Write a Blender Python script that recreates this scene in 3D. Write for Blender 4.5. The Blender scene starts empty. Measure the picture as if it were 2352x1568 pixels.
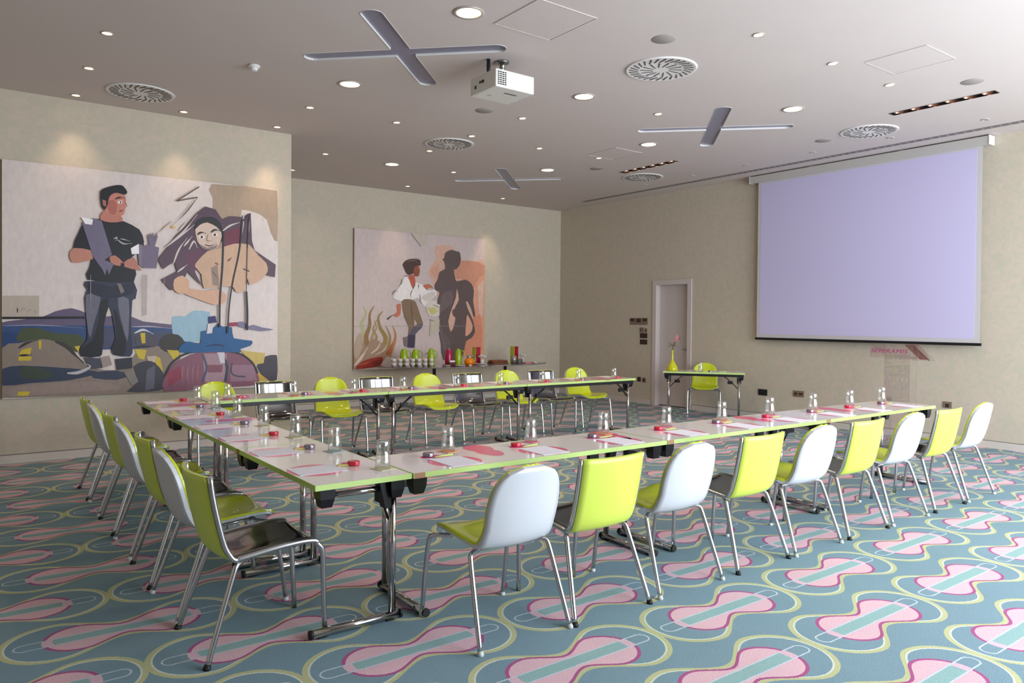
import bpy, bmesh, math, random
from mathutils import Vector, Matrix
random.seed(7)
PI = math.pi
COL = bpy.context.scene.collection
sc = bpy.context.scene

# ------------------------------------------------------------------ camera
FPX, YAW, PIT, ROL, SHF, CH = 1715.3, math.radians(53.45), math.radians(-0.7857), math.radians(0.4915), -23.7, 1.50
fw = Vector((math.cos(YAW)*math.cos(PIT), math.sin(YAW)*math.cos(PIT), math.sin(PIT)))
r0 = Vector((math.sin(YAW), -math.cos(YAW), 0)); u0 = r0.cross(fw)
RT = math.cos(ROL)*r0 + math.sin(ROL)*u0
UP = -math.sin(ROL)*r0 + math.cos(ROL)*u0
cd = bpy.data.cameras.new('camera'); cam = bpy.data.objects.new('camera', cd); COL.objects.link(cam)
cd.sensor_width = 36; cd.lens = FPX/2352*36; cd.shift_y = SHF/2352; cd.clip_start = 0.05; cd.clip_end = 100
m = Matrix((RT, UP, -fw)).transposed().to_4x4(); m.translation = (0, 0, CH)
cam.matrix_world = m; sc.camera = cam

def at(px, py, **k):
    "point where the sight line through a photo pixel meets a world plane"
    d = RT*((px-1176)/FPX) + UP*(-(py-784-SHF)/FPX) + fw
    (a, v), = k.items(); i = 'xyz'.index(a); o = Vector((0, 0, CH))
    return o + d*((v-o[i])/d[i])

# ------------------------------------------------------------------ materials
def lin(c):
    return tuple((x/255/12.92 if x/255 <= .04045 else ((x/255+.055)/1.055)**2.4) for x in c)
def mat(name, rgb, rough=.5, metal=0, spec=.5, coat=0, coatr=.05, bump=0, bscale=200, var=0, vscale=8, ior=1.45, emit=None, estr=0, srgb=True):
    m = bpy.data.materials.new(name); m.use_nodes = True
    nt = m.node_tree; b = nt.nodes['Principled BSDF']
    c = lin(rgb) if srgb else rgb
    b.inputs['Base Color'].default_value = (*c, 1); b.inputs['Roughness'].default_value = rough
    b.inputs['Metallic'].default_value = metal; b.inputs['Specular IOR Level'].default_value = spec
    b.inputs['IOR'].default_value = ior
    b.inputs['Coat Weight'].default_value = coat; b.inputs['Coat Roughness'].default_value = coatr
    if emit: b.inputs['Emission Color'].default_value = (*lin(emit), 1); b.inputs['Emission Strength'].default_value = estr
    if var or bump:
        tc = nt.nodes.new('ShaderNodeTexCoord')
    if var:
        n = nt.nodes.new('ShaderNodeTexNoise'); n.inputs['Scale'].default_value = vscale; n.inputs['Detail'].default_value = 5
        nt.links.new(tc.outputs['Object'], n.inputs['Vector'])
        r = nt.nodes.new('ShaderNodeMapRange'); r.inputs['To Min'].default_value = 1-var; r.inputs['To Max'].default_value = 1+var
        r.inputs['From Min'].default_value = .3; r.inputs['From Max'].default_value = .7
        nt.links.new(n.outputs['Fac'], r.inputs['Value'])
        h = nt.nodes.new('ShaderNodeVectorMath'); h.operation = 'SCALE'; h.inputs[0].default_value = c
        nt.links.new(r.outputs['Result'], h.inputs['Scale']); nt.links.new(h.outputs[0], b.inputs['Base Color'])
    if bump:
        n = nt.nodes.new('ShaderNodeTexNoise'); n.inputs['Scale'].default_value = bscale
        nt.links.new(tc.outputs['Object'], n.inputs['Vector'])
        bm = nt.nodes.new('ShaderNodeBump'); bm.inputs['Strength'].default_value = bump; bm.inputs['Distance'].default_value = .004
        nt.links.new(n.outputs['Fac'], bm.inputs['Height']); nt.links.new(bm.outputs[0], b.inputs['Normal'])
    return m
def clear(name, tint=(.96, .97, .97), ior=1.45, rough=.0, extra=0.0, gl=(1, 1, 1)):
    "clear glass or acrylic as a thin sheet: see-through with a Fresnel reflection"
    m = bpy.data.materials.new(name); m.use_nodes = True; nt = m.node_tree; nt.nodes.clear()
    o = nt.nodes.new('ShaderNodeOutputMaterial'); mx = nt.nodes.new('ShaderNodeMixShader')
    t = nt.nodes.new('ShaderNodeBsdfTransparent'); t.inputs[0].default_value = (*tint, 1)
    g = nt.nodes.new('ShaderNodeBsdfGlossy'); g.inputs['Roughness'].default_value = rough; g.inputs[0].default_value = (*gl, 1)
    f = nt.nodes.new('ShaderNodeLayerWeight'); f.inputs[0].default_value = .5
    pw = nt.nodes.new('ShaderNodeMath'); pw.operation = 'POWER'; pw.inputs[1].default_value = 4.0; nt.links.new(f.outputs['Facing'], pw.inputs[0])
    a = nt.nodes.new('ShaderNodeMath'); a.operation = 'ADD'; a.inputs[1].default_value = extra+((ior-1)/(ior+1))**2; a.use_clamp = True
    nt.links.new(pw.outputs[0], a.inputs[0]); nt.links.new(a.outputs[0], mx.inputs[0])
    nt.links.new(t.outputs[0], mx.inputs[1]); nt.links.new(g.outputs[0], mx.inputs[2]); nt.links.new(mx.outputs[0], o.inputs[0])
    return m

class X:
    "tiny expression wrapper over shader math nodes"
    nt = None
    def __init__(s, v): s.v = v
    @staticmethod
    def op(o, *a):
        n = X.nt.nodes.new('ShaderNodeMath'); n.operation = o
        for i, q in enumerate(a):
            q = q.v if isinstance(q, X) else q
            if isinstance(q, (int, float)): n.inputs[i].default_value = q
            else: X.nt.links.new(q, n.inputs[i])
        return X(n.outputs[0])
    def __add__(s, o): return X.op('ADD', s, o)
    def __sub__(s, o): return X.op('SUBTRACT', s, o)
    def __rsub__(s, o): return X.op('SUBTRACT', o, s)
    def __mul__(s, o): return X.op('MULTIPLY', s, o)
    def abs(s): return X.op('ABSOLUTE', s)
    def lt(s, o): return X.op('LESS_THAN', s, o)
    def gt(s, o): return X.op('GREATER_THAN', s, o)
def mixc(fac, a, b):
    n = X.nt.nodes.new('ShaderNodeMix'); n.data_type = 'RGBA'
    X.nt.links.new(fac.v, n.inputs['Factor'])
    for i, q in ((6, a), (7, b)):
        if isinstance(q, tuple): n.inputs[i].default_value = (*q, 1)
        else: X.nt.links.new(q, n.inputs[i])
    return n.outputs[2]

def carpet():
    m = bpy.data.materials.new('patterned_carpet'); m.use_nodes = True; nt = m.node_tree; X.nt = nt
    b = nt.nodes['Principled BSDF']; b.inputs['Roughness'].default_value = .95; b.inputs['Specular IOR Level'].default_value = .15
    tc = nt.nodes.new('ShaderNodeTexCoord')
    wob = nt.nodes.new('ShaderNodeTexNoise'); wob.inputs['Scale'].default_value = 90; wob.inputs['Detail'].default_value = 2
    nt.links.new(tc.outputs['Object'], wob.inputs['Vector'])
    sp = nt.nodes.new('ShaderNodeSeparateXYZ'); nt.links.new(tc.outputs['Object'], sp.inputs[0])
    j = (X(wob.outputs['Fac'])-.5)*.006
    x, y = X(sp.outputs[0])+j, X(sp.outputs[1])+j
    P = 1.0265
    BLUE, YEL, PALE, PINK, MAG, MINT, WHT, PPK = [lin(c) for c in CARPET]
    col = BLUE
    def field(u, v, c, r, w):
        au, av = u.abs(), v.abs()
        t = X.op('MINIMUM', au*(1/c), 1.0); S = t*t*(3-(t*2))
        prof = av-(S*(r-w)+w)
        du = au-c
        circ = X.op('SQRT', du*du+v*v)-r
        k = au.lt(c)
        return prof*k+circ*(1-k)
    for ox, oy in ((3.214, 2.462), (3.214+P/2, 2.462+P/2)):
        u = X.op('FLOORED_MODULO', x-(ox-P/2), P)-P/2
        v = X.op('FLOORED_MODULO', y-(oy-P/2), P)-P/2
        do = field(u, v, .285, .220, .088); dp = field(u, v, .188, .141, .058)
        q = X.op('MAXIMUM', u.abs()-.415, 0.0); dc = X.op('SQRT', q*q+v*v)-.038
        col = mixc(do.abs().lt(.0135), col, YEL)
        col = mixc((do+.0145).abs().lt(.0045), col, PALE)
        inp = dp.lt(0.0); inc = dc.lt(0.0)
        col = mixc((dp-.0085).abs().lt(.0085), col, MAG)
        col = mixc(inp, col, PINK)
        near = dp.lt(.017)
        col = mixc(near*inc, col, PPK)
        col = mixc((dp.lt(-.028))*inc, col, MINT)
        col = mixc(dc.abs().lt(.0040), col, WHT)
    n = nt.nodes.new('ShaderNodeTexNoise'); n.inputs['Scale'].default_value = 170; n.inputs['Detail'].default_value = 3
    nt.links.new(tc.outputs['Object'], n.inputs['Vector'])
    n2 = nt.nodes.new('ShaderNodeTexNoise'); n2.inputs['Scale'].default_value = 3; nt.links.new(tc.outputs['Object'], n2.inputs['Vector'])
    g = (X(n.outputs['Fac'])-.5)*.5+(X(n2.outputs['Fac'])-.5)*.12+1.0
    h = nt.nodes.new('ShaderNodeVectorMath'); h.operation = 'SCALE'
    nt.links.new(col, h.inputs[0]); nt.links.new(g.v, h.inputs['Scale']); nt.links.new(h.outputs[0], b.inputs['Base Color'])
    bp = nt.nodes.new('ShaderNodeBump'); bp.inputs['Strength'].default_value = .5; bp.inputs['Distance'].default_value = .004
    nt.links.new(n.outputs['Fac'], bp.inputs['Height']); nt.links.new(bp.outputs[0], b.inputs['Normal'])
    return m

def plaster(name, rgb, rgb2):
    m = bpy.data.materials.new(name); m.use_nodes = True; nt = m.node_tree; X.nt = nt
    b = nt.nodes['Principled BSDF']; b.inputs['Roughness'].default_value = .62; b.inputs['Specular IOR Level'].default_value = .3
    tc = nt.nodes.new('ShaderNodeTexCoord')
    n = nt.nodes.new('ShaderNodeTexNoise'); n.inputs['Scale'].default_value = 9; n.inputs['Detail'].default_value = 8; n.inputs['Distortion'].default_value = 1.5
    nt.links.new(tc.outputs['Object'], n.inputs['Vector'])
    r = nt.nodes.new('ShaderNodeMapRange'); r.inputs['From Min'].default_value = .38; r.inputs['From Max'].default_value = .62
    nt.links.new(n.outputs['Fac'], r.inputs['Value'])
    c = mixc(X(r.outputs['Result']), lin(rgb), lin(rgb2)); nt.links.new(c, b.inputs['Base Color'])
    bp = nt.nodes.new('ShaderNodeBump'); bp.inputs['Strength'].default_value = .08; bp.inputs['Distance'].default_value = .003
    nt.links.new(n.outputs['Fac'], bp.inputs['Height']); nt.links.new(bp.outputs[0], b.inputs['Normal'])
    return m

CARPET = [(120,146,158), (182,184,142), (200,208,194), (212,176,186), (164,88,134), (140,172,172), (186,198,208), (208,176,190)]
M = dict(
    carpet=carpet(),
    wall=plaster('wall_plaster', (206,192,175), (195,189,170)),
    ceil=mat('ceiling_paint', (208,198,194), .8, spec=.2, var=.012, vscale=1.5),
    white=mat('white_paint', (226,224,222), .45),
    doorw=mat('door_paint', (206,196,192), .4),
    trim=mat('baseboard_paint', (208,200,192), .5),
    lime=mat('lime_lacquer', (198,212,26), .22, coat=.6, coatr=.04),
    limeback=mat('lime_shell_back', (202,222,88), .38, coat=.2, coatr=.15),
    shellw=mat('white_shell_back', (200,205,212), .3, coat=.3, coatr=.1),
    dark=mat('dark_laminate', (26,19,21), .1, spec=.7, ior=1.9, coat=.3, coatr=.03),
    chrome=mat('brushed_chrome', (196,198,202), .22, metal=1),
    chrome2=mat('polished_chrome', (190,186,186), .12, metal=1),
    black=mat('black_plastic', (16,17,24), .35),
    rubber=mat('black_rubber', (14,14,15), .6),
    clearfoot=mat('pale_plastic', (190,196,196), .3),
    top=mat('white_laminate', (240,235,234), .14, coat=.6, coatr=.03),
    edge=mat('lime_edge_band', (184,212,128), .4),
    pinkp=mat('pink_print', (236,84,134), .2, coat=.5, coatr=.03),
    brown=mat('bare_wood_edge', (165,125,95), .6),
    paper=mat('paper', (226,226,236), .6),
    screen=mat('projection_fabric', (205,198,232), .75, spec=.2),  # white fabric; the lavender cast of the light is put into its colour
    screenb=mat('screen_border', (202,198,200), .7),
    casing=mat('screen_casing', (190,186,182), .45),
    void=mat('dark_gap', (22,18,16), .9),
    slotg=mat('vent_slot_grey', (84,77,73), .8), grille=mat('grille_grey', (120,114,112), .6),
    lav=mat('lavender_reflector', (132,130,150), .3, spec=.5),
    bulb=mat('lamp_glow', (255,240,210), .5, emit=(255,226,180), estr=9),
    bulb2=mat('lamp_glow_small', (255,240,210), .5, emit=(255,214,160), estr=7),
    halo=mat('lamp_rim', (200,190,180), .35, metal=.3),
    coppery=mat('copper_reflector', (210,150,125), .2, metal=1),
    steel=mat('steel', (150,150,150), .25, metal=1),
    speaker=mat('speaker_mesh', (160,153,149), .8),
    red=mat('red_tin', (205,30,60), .25, coat=.5), silver=mat('silver_tin', (150,142,160), .25, metal=.8),
    magenta=mat('magenta_card', (200,60,120), .5), yellow=mat('yellow_packet', (205,190,110), .5),
    pencil=mat('lime_pencil', (196,224,120), .4), orange=mat('orange_card', (240,160,110), .5),
    rose=mat('rose_card', (228,130,140), .5), aqua=mat('aqua_card', (170,196,198), .5), cream=mat('cream_card', (226,222,178), .5),
    glass=clear('drinking_glass', ior=1.5, extra=.10), acryl=clear('clear_acrylic', tint=(.95, .93, .94), ior=1.49, extra=.03),
    pinkac=clear('pink_acrylic', tint=(.62, .16, .22), ior=1.4, extra=.02),
    plate=mat('switch_plate', (132,112,96), .4), plated=mat('dark_plate', (60,42,34), .45), plateb=mat('black_plate', (26,28,34), .4),
    jugg=mat('lime_jug', (150,180,20), .3, coat=.3), jugm=mat('magenta_jug', (170,10,70), .3, coat=.3), juic=mat('orange_juice', (235,130,10), .25),
    cup=mat('white_china', (214,208,208), .25), cupg=mat('grey_china', (120,116,120), .4), wood=mat('pastry', (130,80,55), .7, var=.25, vscale=40),
    slab=mat('buffet_glass', (120,112,112), .12, coat=.5), vase=mat('lime_ceramic', (190,190,10), .2, coat=.5),
    leaf=mat('leaf', (120,115,50), .6), stemm=mat('stem', (90,88,40), .6), spathe=mat('pink_spathe', (226,160,165), .5), spadix=mat('dark_spadix', (130,60,60), .5),
    flower=mat('white_petal', (224,216,216), .6), metalc=mat('brushed_cup', (170,164,160), .4, metal=.7), letters=mat('magenta_letters', (170,50,110), .5),
)

# ------------------------------------------------------------------ mesh helpers
class B:
    def __init__(s): s.bm = bmesh.new(); s.mi = 0
    def _f(s, vs, smooth=False):
        try: f = s.bm.faces.new(vs)
        except ValueError: return
        f.material_index = s.mi; f.smooth = smooth
    def box(s, x0, x1, y0, y1, z0, z1, bev=0):
        v = [s.bm.verts.new((x, y, z)) for x in (x0, x1) for y in (y0, y1) for z in (z0, z1)]
        fs = [(0, 1, 3, 2), (4, 6, 7, 5), (0, 4, 5, 1), (2, 3, 7, 6), (0, 2, 6, 4), (1, 5, 7, 3)]
        n0 = set(s.bm.faces)
        for f in fs: s._f([v[i] for i in f])
        if bev:
            es = list({e for q in v for e in q.link_edges})
            r = bmesh.ops.bevel(s.bm, geom=es, offset=bev, segments=2, profile=.6, affect='EDGES')
            for f in r['faces']: f.material_index = s.mi
        return s
    def tube(s, pts, r, n=10, caps=True, radii=None):
        pts = [Vector(p) for p in pts]; rings = []
        ref = None
        for i, p in enumerate(pts):
            t = (pts[min(i+1, len(pts)-1)]-pts[max(i-1, 0)]).normalized()
            if ref is None: ref = Vector((0, 0, 1)) if abs(t.z) < .9 else Vector((1, 0, 0))
            a = (ref-t*ref.dot(t)).normalized(); b = t.cross(a); ref = a
            rr = radii[i] if radii else r
            rings.append([s.bm.verts.new(p+a*(rr*math.cos(2*PI*k/n))+b*(rr*math.sin(2*PI*k/n))) for k in range(n)])
        for A, C in zip(rings, rings[1:]):
            for k in range(n): s._f((A[k], A[(k+1) % n], C[(k+1) % n], C[k]), True)
        if caps: s._f(rings[0][::-1]); s._f(rings[-1])
        return s
    def lathe(s, prof, n=24, c=(0, 0, 0), smooth=True):
        rings = []
        for r, z in prof:
            if r < 1e-5: rings.append([s.bm.verts.new((c[0], c[1], c[2]+z))])
            else: rings.append([s.bm.verts.new((c[0]+r*math.cos(2*PI*k/n), c[1]+r*math.sin(2*PI*k/n), c[2]+z)) for k in range(n)])
        for A, C in zip(rings, rings[1:]):
            for k in range(n):
                a, b = A[k % len(A)], A[(k+1) % len(A)]; d, e = C[k % len(C)], C[(k+1) % len(C)]
                vs = []
                for q in (a, b, e, d):
                    if q not in vs: vs.append(q)
                if len(vs) > 2: s._f(vs, smooth)
        return s
    def prism(s, poly, z0, z1):
        a = [s.bm.verts.new((x, y, z0)) for x, y in poly]; b = [s.bm.verts.new((x, y, z1)) for x, y in poly]
        s._f(a[::-1]); s._f(b); n = len(poly)
        for k in range(n): s._f((a[k], a[(k+1) % n], b[(k+1) % n], b[k]))
        return s
    def extr(s, pts, d):
        "closed planar outline of 3-D points pushed along d"
        d = Vector(d); a = [s.bm.verts.new(p) for p in pts]; b = [s.bm.verts.new(Vector(p)+d) for p in pts]
        s._f(a[::-1]); s._f(b); n = len(pts)
        for k in range(n): s._f((a[k], a[(k+1) % n], b[(k+1) % n], b[k]))
        return s
    def shell(s, P, ns, nt, a, b, taper=None):
        "solid between offsets a and b (along the outward normal) of surface P(s,t)"
        def nrm(u, v):
            e = 1e-3
            du = P(min(u+e, 1), v)-P(max(u-e, 0), v); dv = P(u, min(v+e, 1))-P(u, max(v-e, -1))
            return du.cross(dv).normalized()
        G = []
        for off in (a, b):
            G.append([[s.bm.verts.new(P(i/ns, 2*j/nt-1)+nrm(i/ns, 2*j/nt-1)*(off*(taper(i/ns) if taper and abs(off) > .005 else 1))) for j in range(nt+1)] for i in range(ns+1)])
        for k, g in enumerate(G):
            for i in range(ns):
                for j in range(nt):
                    q = (g[i][j], g[i+1][j], g[i+1][j+1], g[i][j+1])
                    s._f(q if k else q[::-1], True)
        A, C = G
        rim = [(0, j) for j in range(nt)]+[(i, nt) for i in range(ns)]+[(ns, j) for j in range(nt, 0, -1)]+[(i, 0) for i in range(ns, 0, -1)]
        for k in range(len(rim)):
            (i, j), (p, q) = rim[k], rim[(k+1) % len(rim)]
            s._f((A[i][j], A[p][q], C[p][q], C[i][j]), False)
        return s
    def xf(s, M): bmesh.ops.transform(s.bm, matrix=M, verts=s.bm.verts); return s
    def mesh(s, name, mats):
        bmesh.ops.recalc_face_normals(s.bm, faces=s.bm.faces)
        me = bpy.data.meshes.new(name); s.bm.to_mesh(me); s.bm.free()
        for q in (mats if isinstance(mats, (list, tuple)) else [mats]): me.materials.append(M[q] if isinstance(q, str) else q)
        return me
    def obj(s, name, mats, parent=None, loc=None):
        o = bpy.data.objects.new(name, s.mesh(name, mats)); COL.objects.link(o)
        if parent: o.parent = parent
        if loc: o.location = loc
        return o
def tag(o, label, cat, group=None):
    o['label'] = label; o['category'] = cat
    if group: o['group'] = group
    return o
def struct(o, label=None):
    o['kind'] = 'structure'
    if label: o['label'] = label
    return o
def thing(name, label, cat, loc=(0, 0, 0), rz=0, group=None):
    o = bpy.data.objects.new(name, None); COL.objects.link(o); o.empty_display_size = .05
    o.location = loc; o.rotation_euler = (0, 0, rz); return tag(o, label, cat, group)
def dup(root, loc=None, rz=None, label=None, group=None):
    def cp(o, par):
        c = o.copy(); COL.objects.link(c)
        if par: c.parent = par
        for ch in o.children: cp(ch, c)
        return c
    r = cp(root, None)
    if loc is not None: r.location = loc
    if rz is not None: r.rotation_euler = (0, 0, rz)
    if label: r['label'] = label
    if group: r['group'] = group
    return r
def crom(pts, n):
    P = [Vector(p) for p in pts]; P = [P[0]*2-P[1]]+P+[P[-1]*2-P[-2]]; out = []
    for i in range(1, len(P)-2):
        for k in range(n):
            t = k/n; a, b, c, d = P[i-1:i+3]
            out.append(.5*((2*b)+(c-a)*t+(2*a-5*b+4*c-d)*t*t+(3*b-a-3*c+d)*t**3))
    return out+[P[-2]]
def interp(L, s):
    x = s*(len(L)-1); i = min(int(x), len(L)-2); f = x-i
    return L[i]*(1-f)+L[i+1]*f
ORD = ['first', 'second', 'third', 'fourth', 'fifth', 'sixth', 'seventh', 'eighth', 'ninth', 'tenth', 'eleventh', 'twelfth', 'thirteenth', 'fourteenth']

# ------------------------------------------------------------------ room
WX, WB, WL, XC, H = 10.12, 11.97, 9.16, 3.34, 3.80
WF, WW = -1.0, -1.8
struct(B().box(WW-.2, WX+.2, WF-.2, WB+.2, -.1, 0).obj('floor', 'carpet'))
struct(B().box(WW-.2, XC, WL, WL+.2, 0, H).obj('wall_left', 'wall'))
struct(B().box(XC-.2, XC, WL+.2, WB+.2, 0, H).obj('wall_recess', 'wall'))
struct(B().box(XC, WX+.2, WB, WB+.2, 0, H).obj('wall_back', 'wall'))
DY0, DY1, DZ = 8.47, 9.36, 2.25
b = B(); b.box(WX, WX+.2, WF-.2, DY0, 0, H).box(WX, WX+.2, DY1, WB, 0, H).box(WX, WX+.2, DY0, DY1, DZ, H)
struct(b.obj('wall_right', 'wall'))
struct(B().box(WW-.2, WW, WF-.2, WL, 0, H).obj('wall_west', 'wall'))
# window wall behind the camera
WINS = [(2.9, 5.2), (5.45, 7.75), (8.0, 9.95)]; wz0, wz1 = .12, 3.62
b = B(); xs = [WW]+[q for w in WINS for q in w]+[WX]
for i in range(0, len(xs), 2): b.box(xs[i], xs[i+1], WF-.2, WF, 0, H)
for a, c in WINS: b.box(a, c, WF-.2, WF, 0, wz0).box(a, c, WF-.2, WF, wz1, H)
struct(b.obj('wall_front', 'wall'))
for i, (a, c) in enumerate(WINS):
    b = B(); t = .05
    for x in (a+t/2, c-t/2): b.box(x-t/2, x+t/2, WF-.12, WF-.06, wz0, wz1)
    b.box(a, c, WF-.12, WF-.06, wz0, wz0+t).box(a, c, WF-.12, WF-.06, wz1-t, wz1)
    w = struct(b.obj('window_%d' % (i+1), 'white'))
for n, bx in (('left', (WW, XC, WL-.012, WL, 0, .085)), ('back', (XC, WX, WB-.012, WB, 0, .085)), ('right', (WX-.012, WX, WF, DY0-.03, 0, .085)), ('right_far', (WX-.012, WX, DY1+.03, WB-.012, 0, .085))):
    struct(B().box(*bx).obj('baseboard_'+n, 'trim'))
for n, bx in (('left', (WW, XC, WL-.006, WL, .085, .093)), ('right', (WX-.006, WX, WF, DY0-.03, .085, .093)), ('back', (XC, WX, WB-.006, WB, .085, .093))):
    struct(B().box(*bx).obj('trim_shadow_gap_'+n, 'grille'))
# ceiling with openings
def cross(cx, cy, L=.90, w=.088, n=8):
    pts = []
    for k in range(4):
        a = PI/4+k*PI/2; d = Vector((math.cos(a), math.sin(a))); e = Vector((-d.y, d.x))
        pts.append(d*w-e*w)
        for j in range(n+1):
            th = -PI/2+PI*j/n; pts.append(d*(L-w*.9)+d*(w*.9*math.cos(th))+e*(w*math.sin(th)))
    return [(cx+p.x, cy+p.y) for p in pts]
CROSS = [(3.08, 5.76), (7.20, 5.72), (7.20, 9.84)]
SLOTS = [(8.22, 3.10, 4.14), (8.22, 7.20, 8.28)]
holes = [cross(*c) for c in CROSS]+[[(x-.06, y0), (x+.06, y0), (x+.06, y1), (x-.06, y1)] for x, y0, y1 in SLOTS]
bm = bmesh.new(); es = []
for loop in [[(WW-.2, WF-.2), (WX+.2, WF-.2), (WX+.2, WB+.2), (WW-.2, WB+.2)]]+holes:
    vs = [bm.verts.new((x, y, H)) for x, y in loop]
    for k in range(len(vs)): es.append(bm.edges.new((vs[k], vs[(k+1) % len(vs)])))
bmesh.ops.triangle_fill(bm, use_beauty=True, edges=es)
r = bmesh.ops.extrude_face_region(bm, geom=list(bm.faces)); bmesh.ops.translate(bm, vec=(0, 0, .09), verts=[g for g in r['geom'] if isinstance(g, bmesh.types.BMVert)])
bmesh.ops.recalc_face_normals(bm, faces=bm.faces)
me = bpy.data.meshes.new('ceiling'); bm.to_mesh(me); bm.free(); me.materials.append(M['ceil'])
o = bpy.data.objects.new('ceiling', me); COL.objects.link(o); struct(o)
struct(B().box(WW-.2, WX+.2, WF-.2, WB+.2, H+.092, H+.2).obj('ceiling_slab', 'ceil'))
CN = ['largest nearest the camera beside the projector', 'in the middle, left of the linear grille', 'furthest away near the back wall']
for (cx, cy), s in zip(CROSS, CN):
    t = thing('cross_panel', 'lavender cross-shaped panel recessed in the ceiling, '+s, 'ceiling panel', (cx, cy, H), 0, 'cross-shaped ceiling recesses')
    B().prism(cross(0, 0, .896, .085), .016, .034).obj('reflector', 'lav', t)
    b = B(); o1 = cross(0, 0, .899, .0875); o2 = cross(0, 0, .896, .0852); n = len(o1)
    A = [[b.bm.verts.new((x, y, z)) for x, y in o] for o, z in ((o1, -.003), (o2, -.003), (o2, .03), (o1, .03))]
    for i in range(4):
        for k in range(n): b._f((A[i][k], A[i][(k+1) % n], A[(i+1) % 4][(k+1) % n], A[(i+1) % 4][k]))
    b.obj('rim', 'white', t)

# ------------------------------------------------------------------ ceiling fittings
def downlight(big):
    r = .095 if big else .038
    t = thing('downlight', 'x', 'ceiling light', (0, 0, H))
    B().lathe([(r, -.0005), (r*1.22, -.0005), (r*1.25, -.006), (r*1.0, -.008), (r*.96, -.003), (r, -.0005)], 32 if big else 20).obj('trim_ring', 'halo', t)
    B().lathe([(0, -.004), (r*.86, -.004), (r*.97, -.0015), (r*.97, -.0005), (0, -.0005)], 28 if big else 18).obj('lamp_disc', 'bulb' if big else 'bulb2', t)
    return t
big = [(3.065,4.71),(3.075,6.84),(5.14,5.73),(7.2,4.68),(7.18,6.75),(7.2,8.84),(5.15,9.96)]
bl = ['nearest the camera, beside the square hatch', 'left of the big ceiling cross', 'right of the projector', 'right of the middle ceiling cross', 'in front of the middle ceiling cross toward the far spotlights', 'just before the furthest ceiling cross', 'furthest left toward the back wall']
proto = downlight(True)
for i, ((x, y), s) in enumerate(zip(big, bl)):
    o = proto if i == 0 else dup(proto)
    o.location = (x, y, H); tag(o, 'large round glowing downlight '+s, 'ceiling light', 'large round downlights')
small = [(0.97,6.84),(0.97,7.9),(0.98,8.94),(2.02,8.9),(3.07,8.9),(3.07,7.86),(4.1,7.82),(5.14,6.77),(5.14,7.81),(5.14,8.85),(4.1,9.92),(6.21,7.8),(6.17,9.88),(5.13,3.65),(6.21,3.65),(7.19,3.64),(6.21,5.7),(6.2,11.41),(8.21,11.4),(7.23,7.74),(4.14,11.31)]
sl = ['first of the left column, nearest the camera','second of the left column, beside the left air vent','by the left wall, left of the left air vent','above the painted man by the left wall','above the right end of the large painting','between smoke detector and wall corner','in the open ceiling past the wall corner','just right beyond the projector','right before the middle-left air vent','just left past the middle-left air vent','left beyond the corner toward the back wall','right of the middle-left air vent','left of the furthest ceiling cross','near the top of the photo, right of the big air vent','second along the window side, over the screen approach','third along the window side, before the copper slot light','left of the middle ceiling cross','above the back painting','at the far end near the screen wall corner','beside the square hatch left of the lit copper slot light','at the left end of the back wall']
proto = downlight(False)
for i, ((x, y), s) in enumerate(zip(small, sl)):
    o = proto if i == 0 else dup(proto)
    o.location = (x, y, H); tag(o, 'small lit ceiling spotlight '+s, 'ceiling light', 'small ceiling spotlights')
t0 = None
for i, y in enumerate((3.6, 4.66, 5.7, 6.75, 7.76, 8.76)):
    if i == 0:
        t0 = thing('unlit_spotlight', 'x', 'ceiling light', (0, 0, H))
        B().lathe([(.028, -.0005), (.045, -.0005), (.046, -.005), (.03, -.009), (.028, -.0005)], 18).obj('trim_ring', 'casing', t0)
        B().lathe([(0, -.006), (.02, -.005), (.029, -.001), (0, -.001)], 14).obj('lamp_lens', 'grille', t0)
        o = t0
    else: o = dup(t0)
    o.location = (9.24, y, H); tag(o, 'small unlit ceiling spotlight along the screen wall, %s from the right edge' % ORD[i], 'ceiling light', 'unlit spotlights by the screen wall')
def vent():
    t = thing('air_diffuser', 'x', 'air vent', (0, 0, H)); R = .315
    b = B(); b.lathe([(0, -.010), (.05, -.012), (R*.93, -.009), (R*.97, -.012), (R, -.012), (R+.008, -.0003), (0, -.0003)], 48)
    b.obj('diffuser_plate', 'white', t)
    b = B()
    for n, ra, rb, w in ((28, .205, .285, .0065), (14, .075, .185, .006)):
        for k in range(n):
            a = 2*PI*k/n; sk = .22
            p = [Vector((ra*math.cos(a), ra*math.sin(a))), Vector((rb*math.cos(a+sk), rb*math.sin(a+sk)))]
            d = (p[1]-p[0]).normalized(); e = Vector((-d.y, d.x))*w
            q = [p[0]-e*.6, p[1]-e, p[1]+e, p[0]+e*.6]
            b.prism([(v.x, v.y) for v in q], -.0145, -.008)
    b.obj('slots', 'slotg', t)
    return t
proto = vent()
for i, ((x, y), s) in enumerate(zip([(5.13,4.68),(1.50,8.43),(5.14,8.34),(8.73,4.66),(8.73,8.33)], ['largest, top centre of the photo', 'over the left wall by the large painting', 'in the middle of the ceiling left of the far cross', 'beside the long copper slot light near the screen', 'under the lit copper slot light toward the back'])):
    o = proto if i == 0 else dup(proto)
    o.location = (x, y, H); tag(o, 'round white swirl air vent '+s, 'air vent', 'round ceiling air vents')
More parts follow.
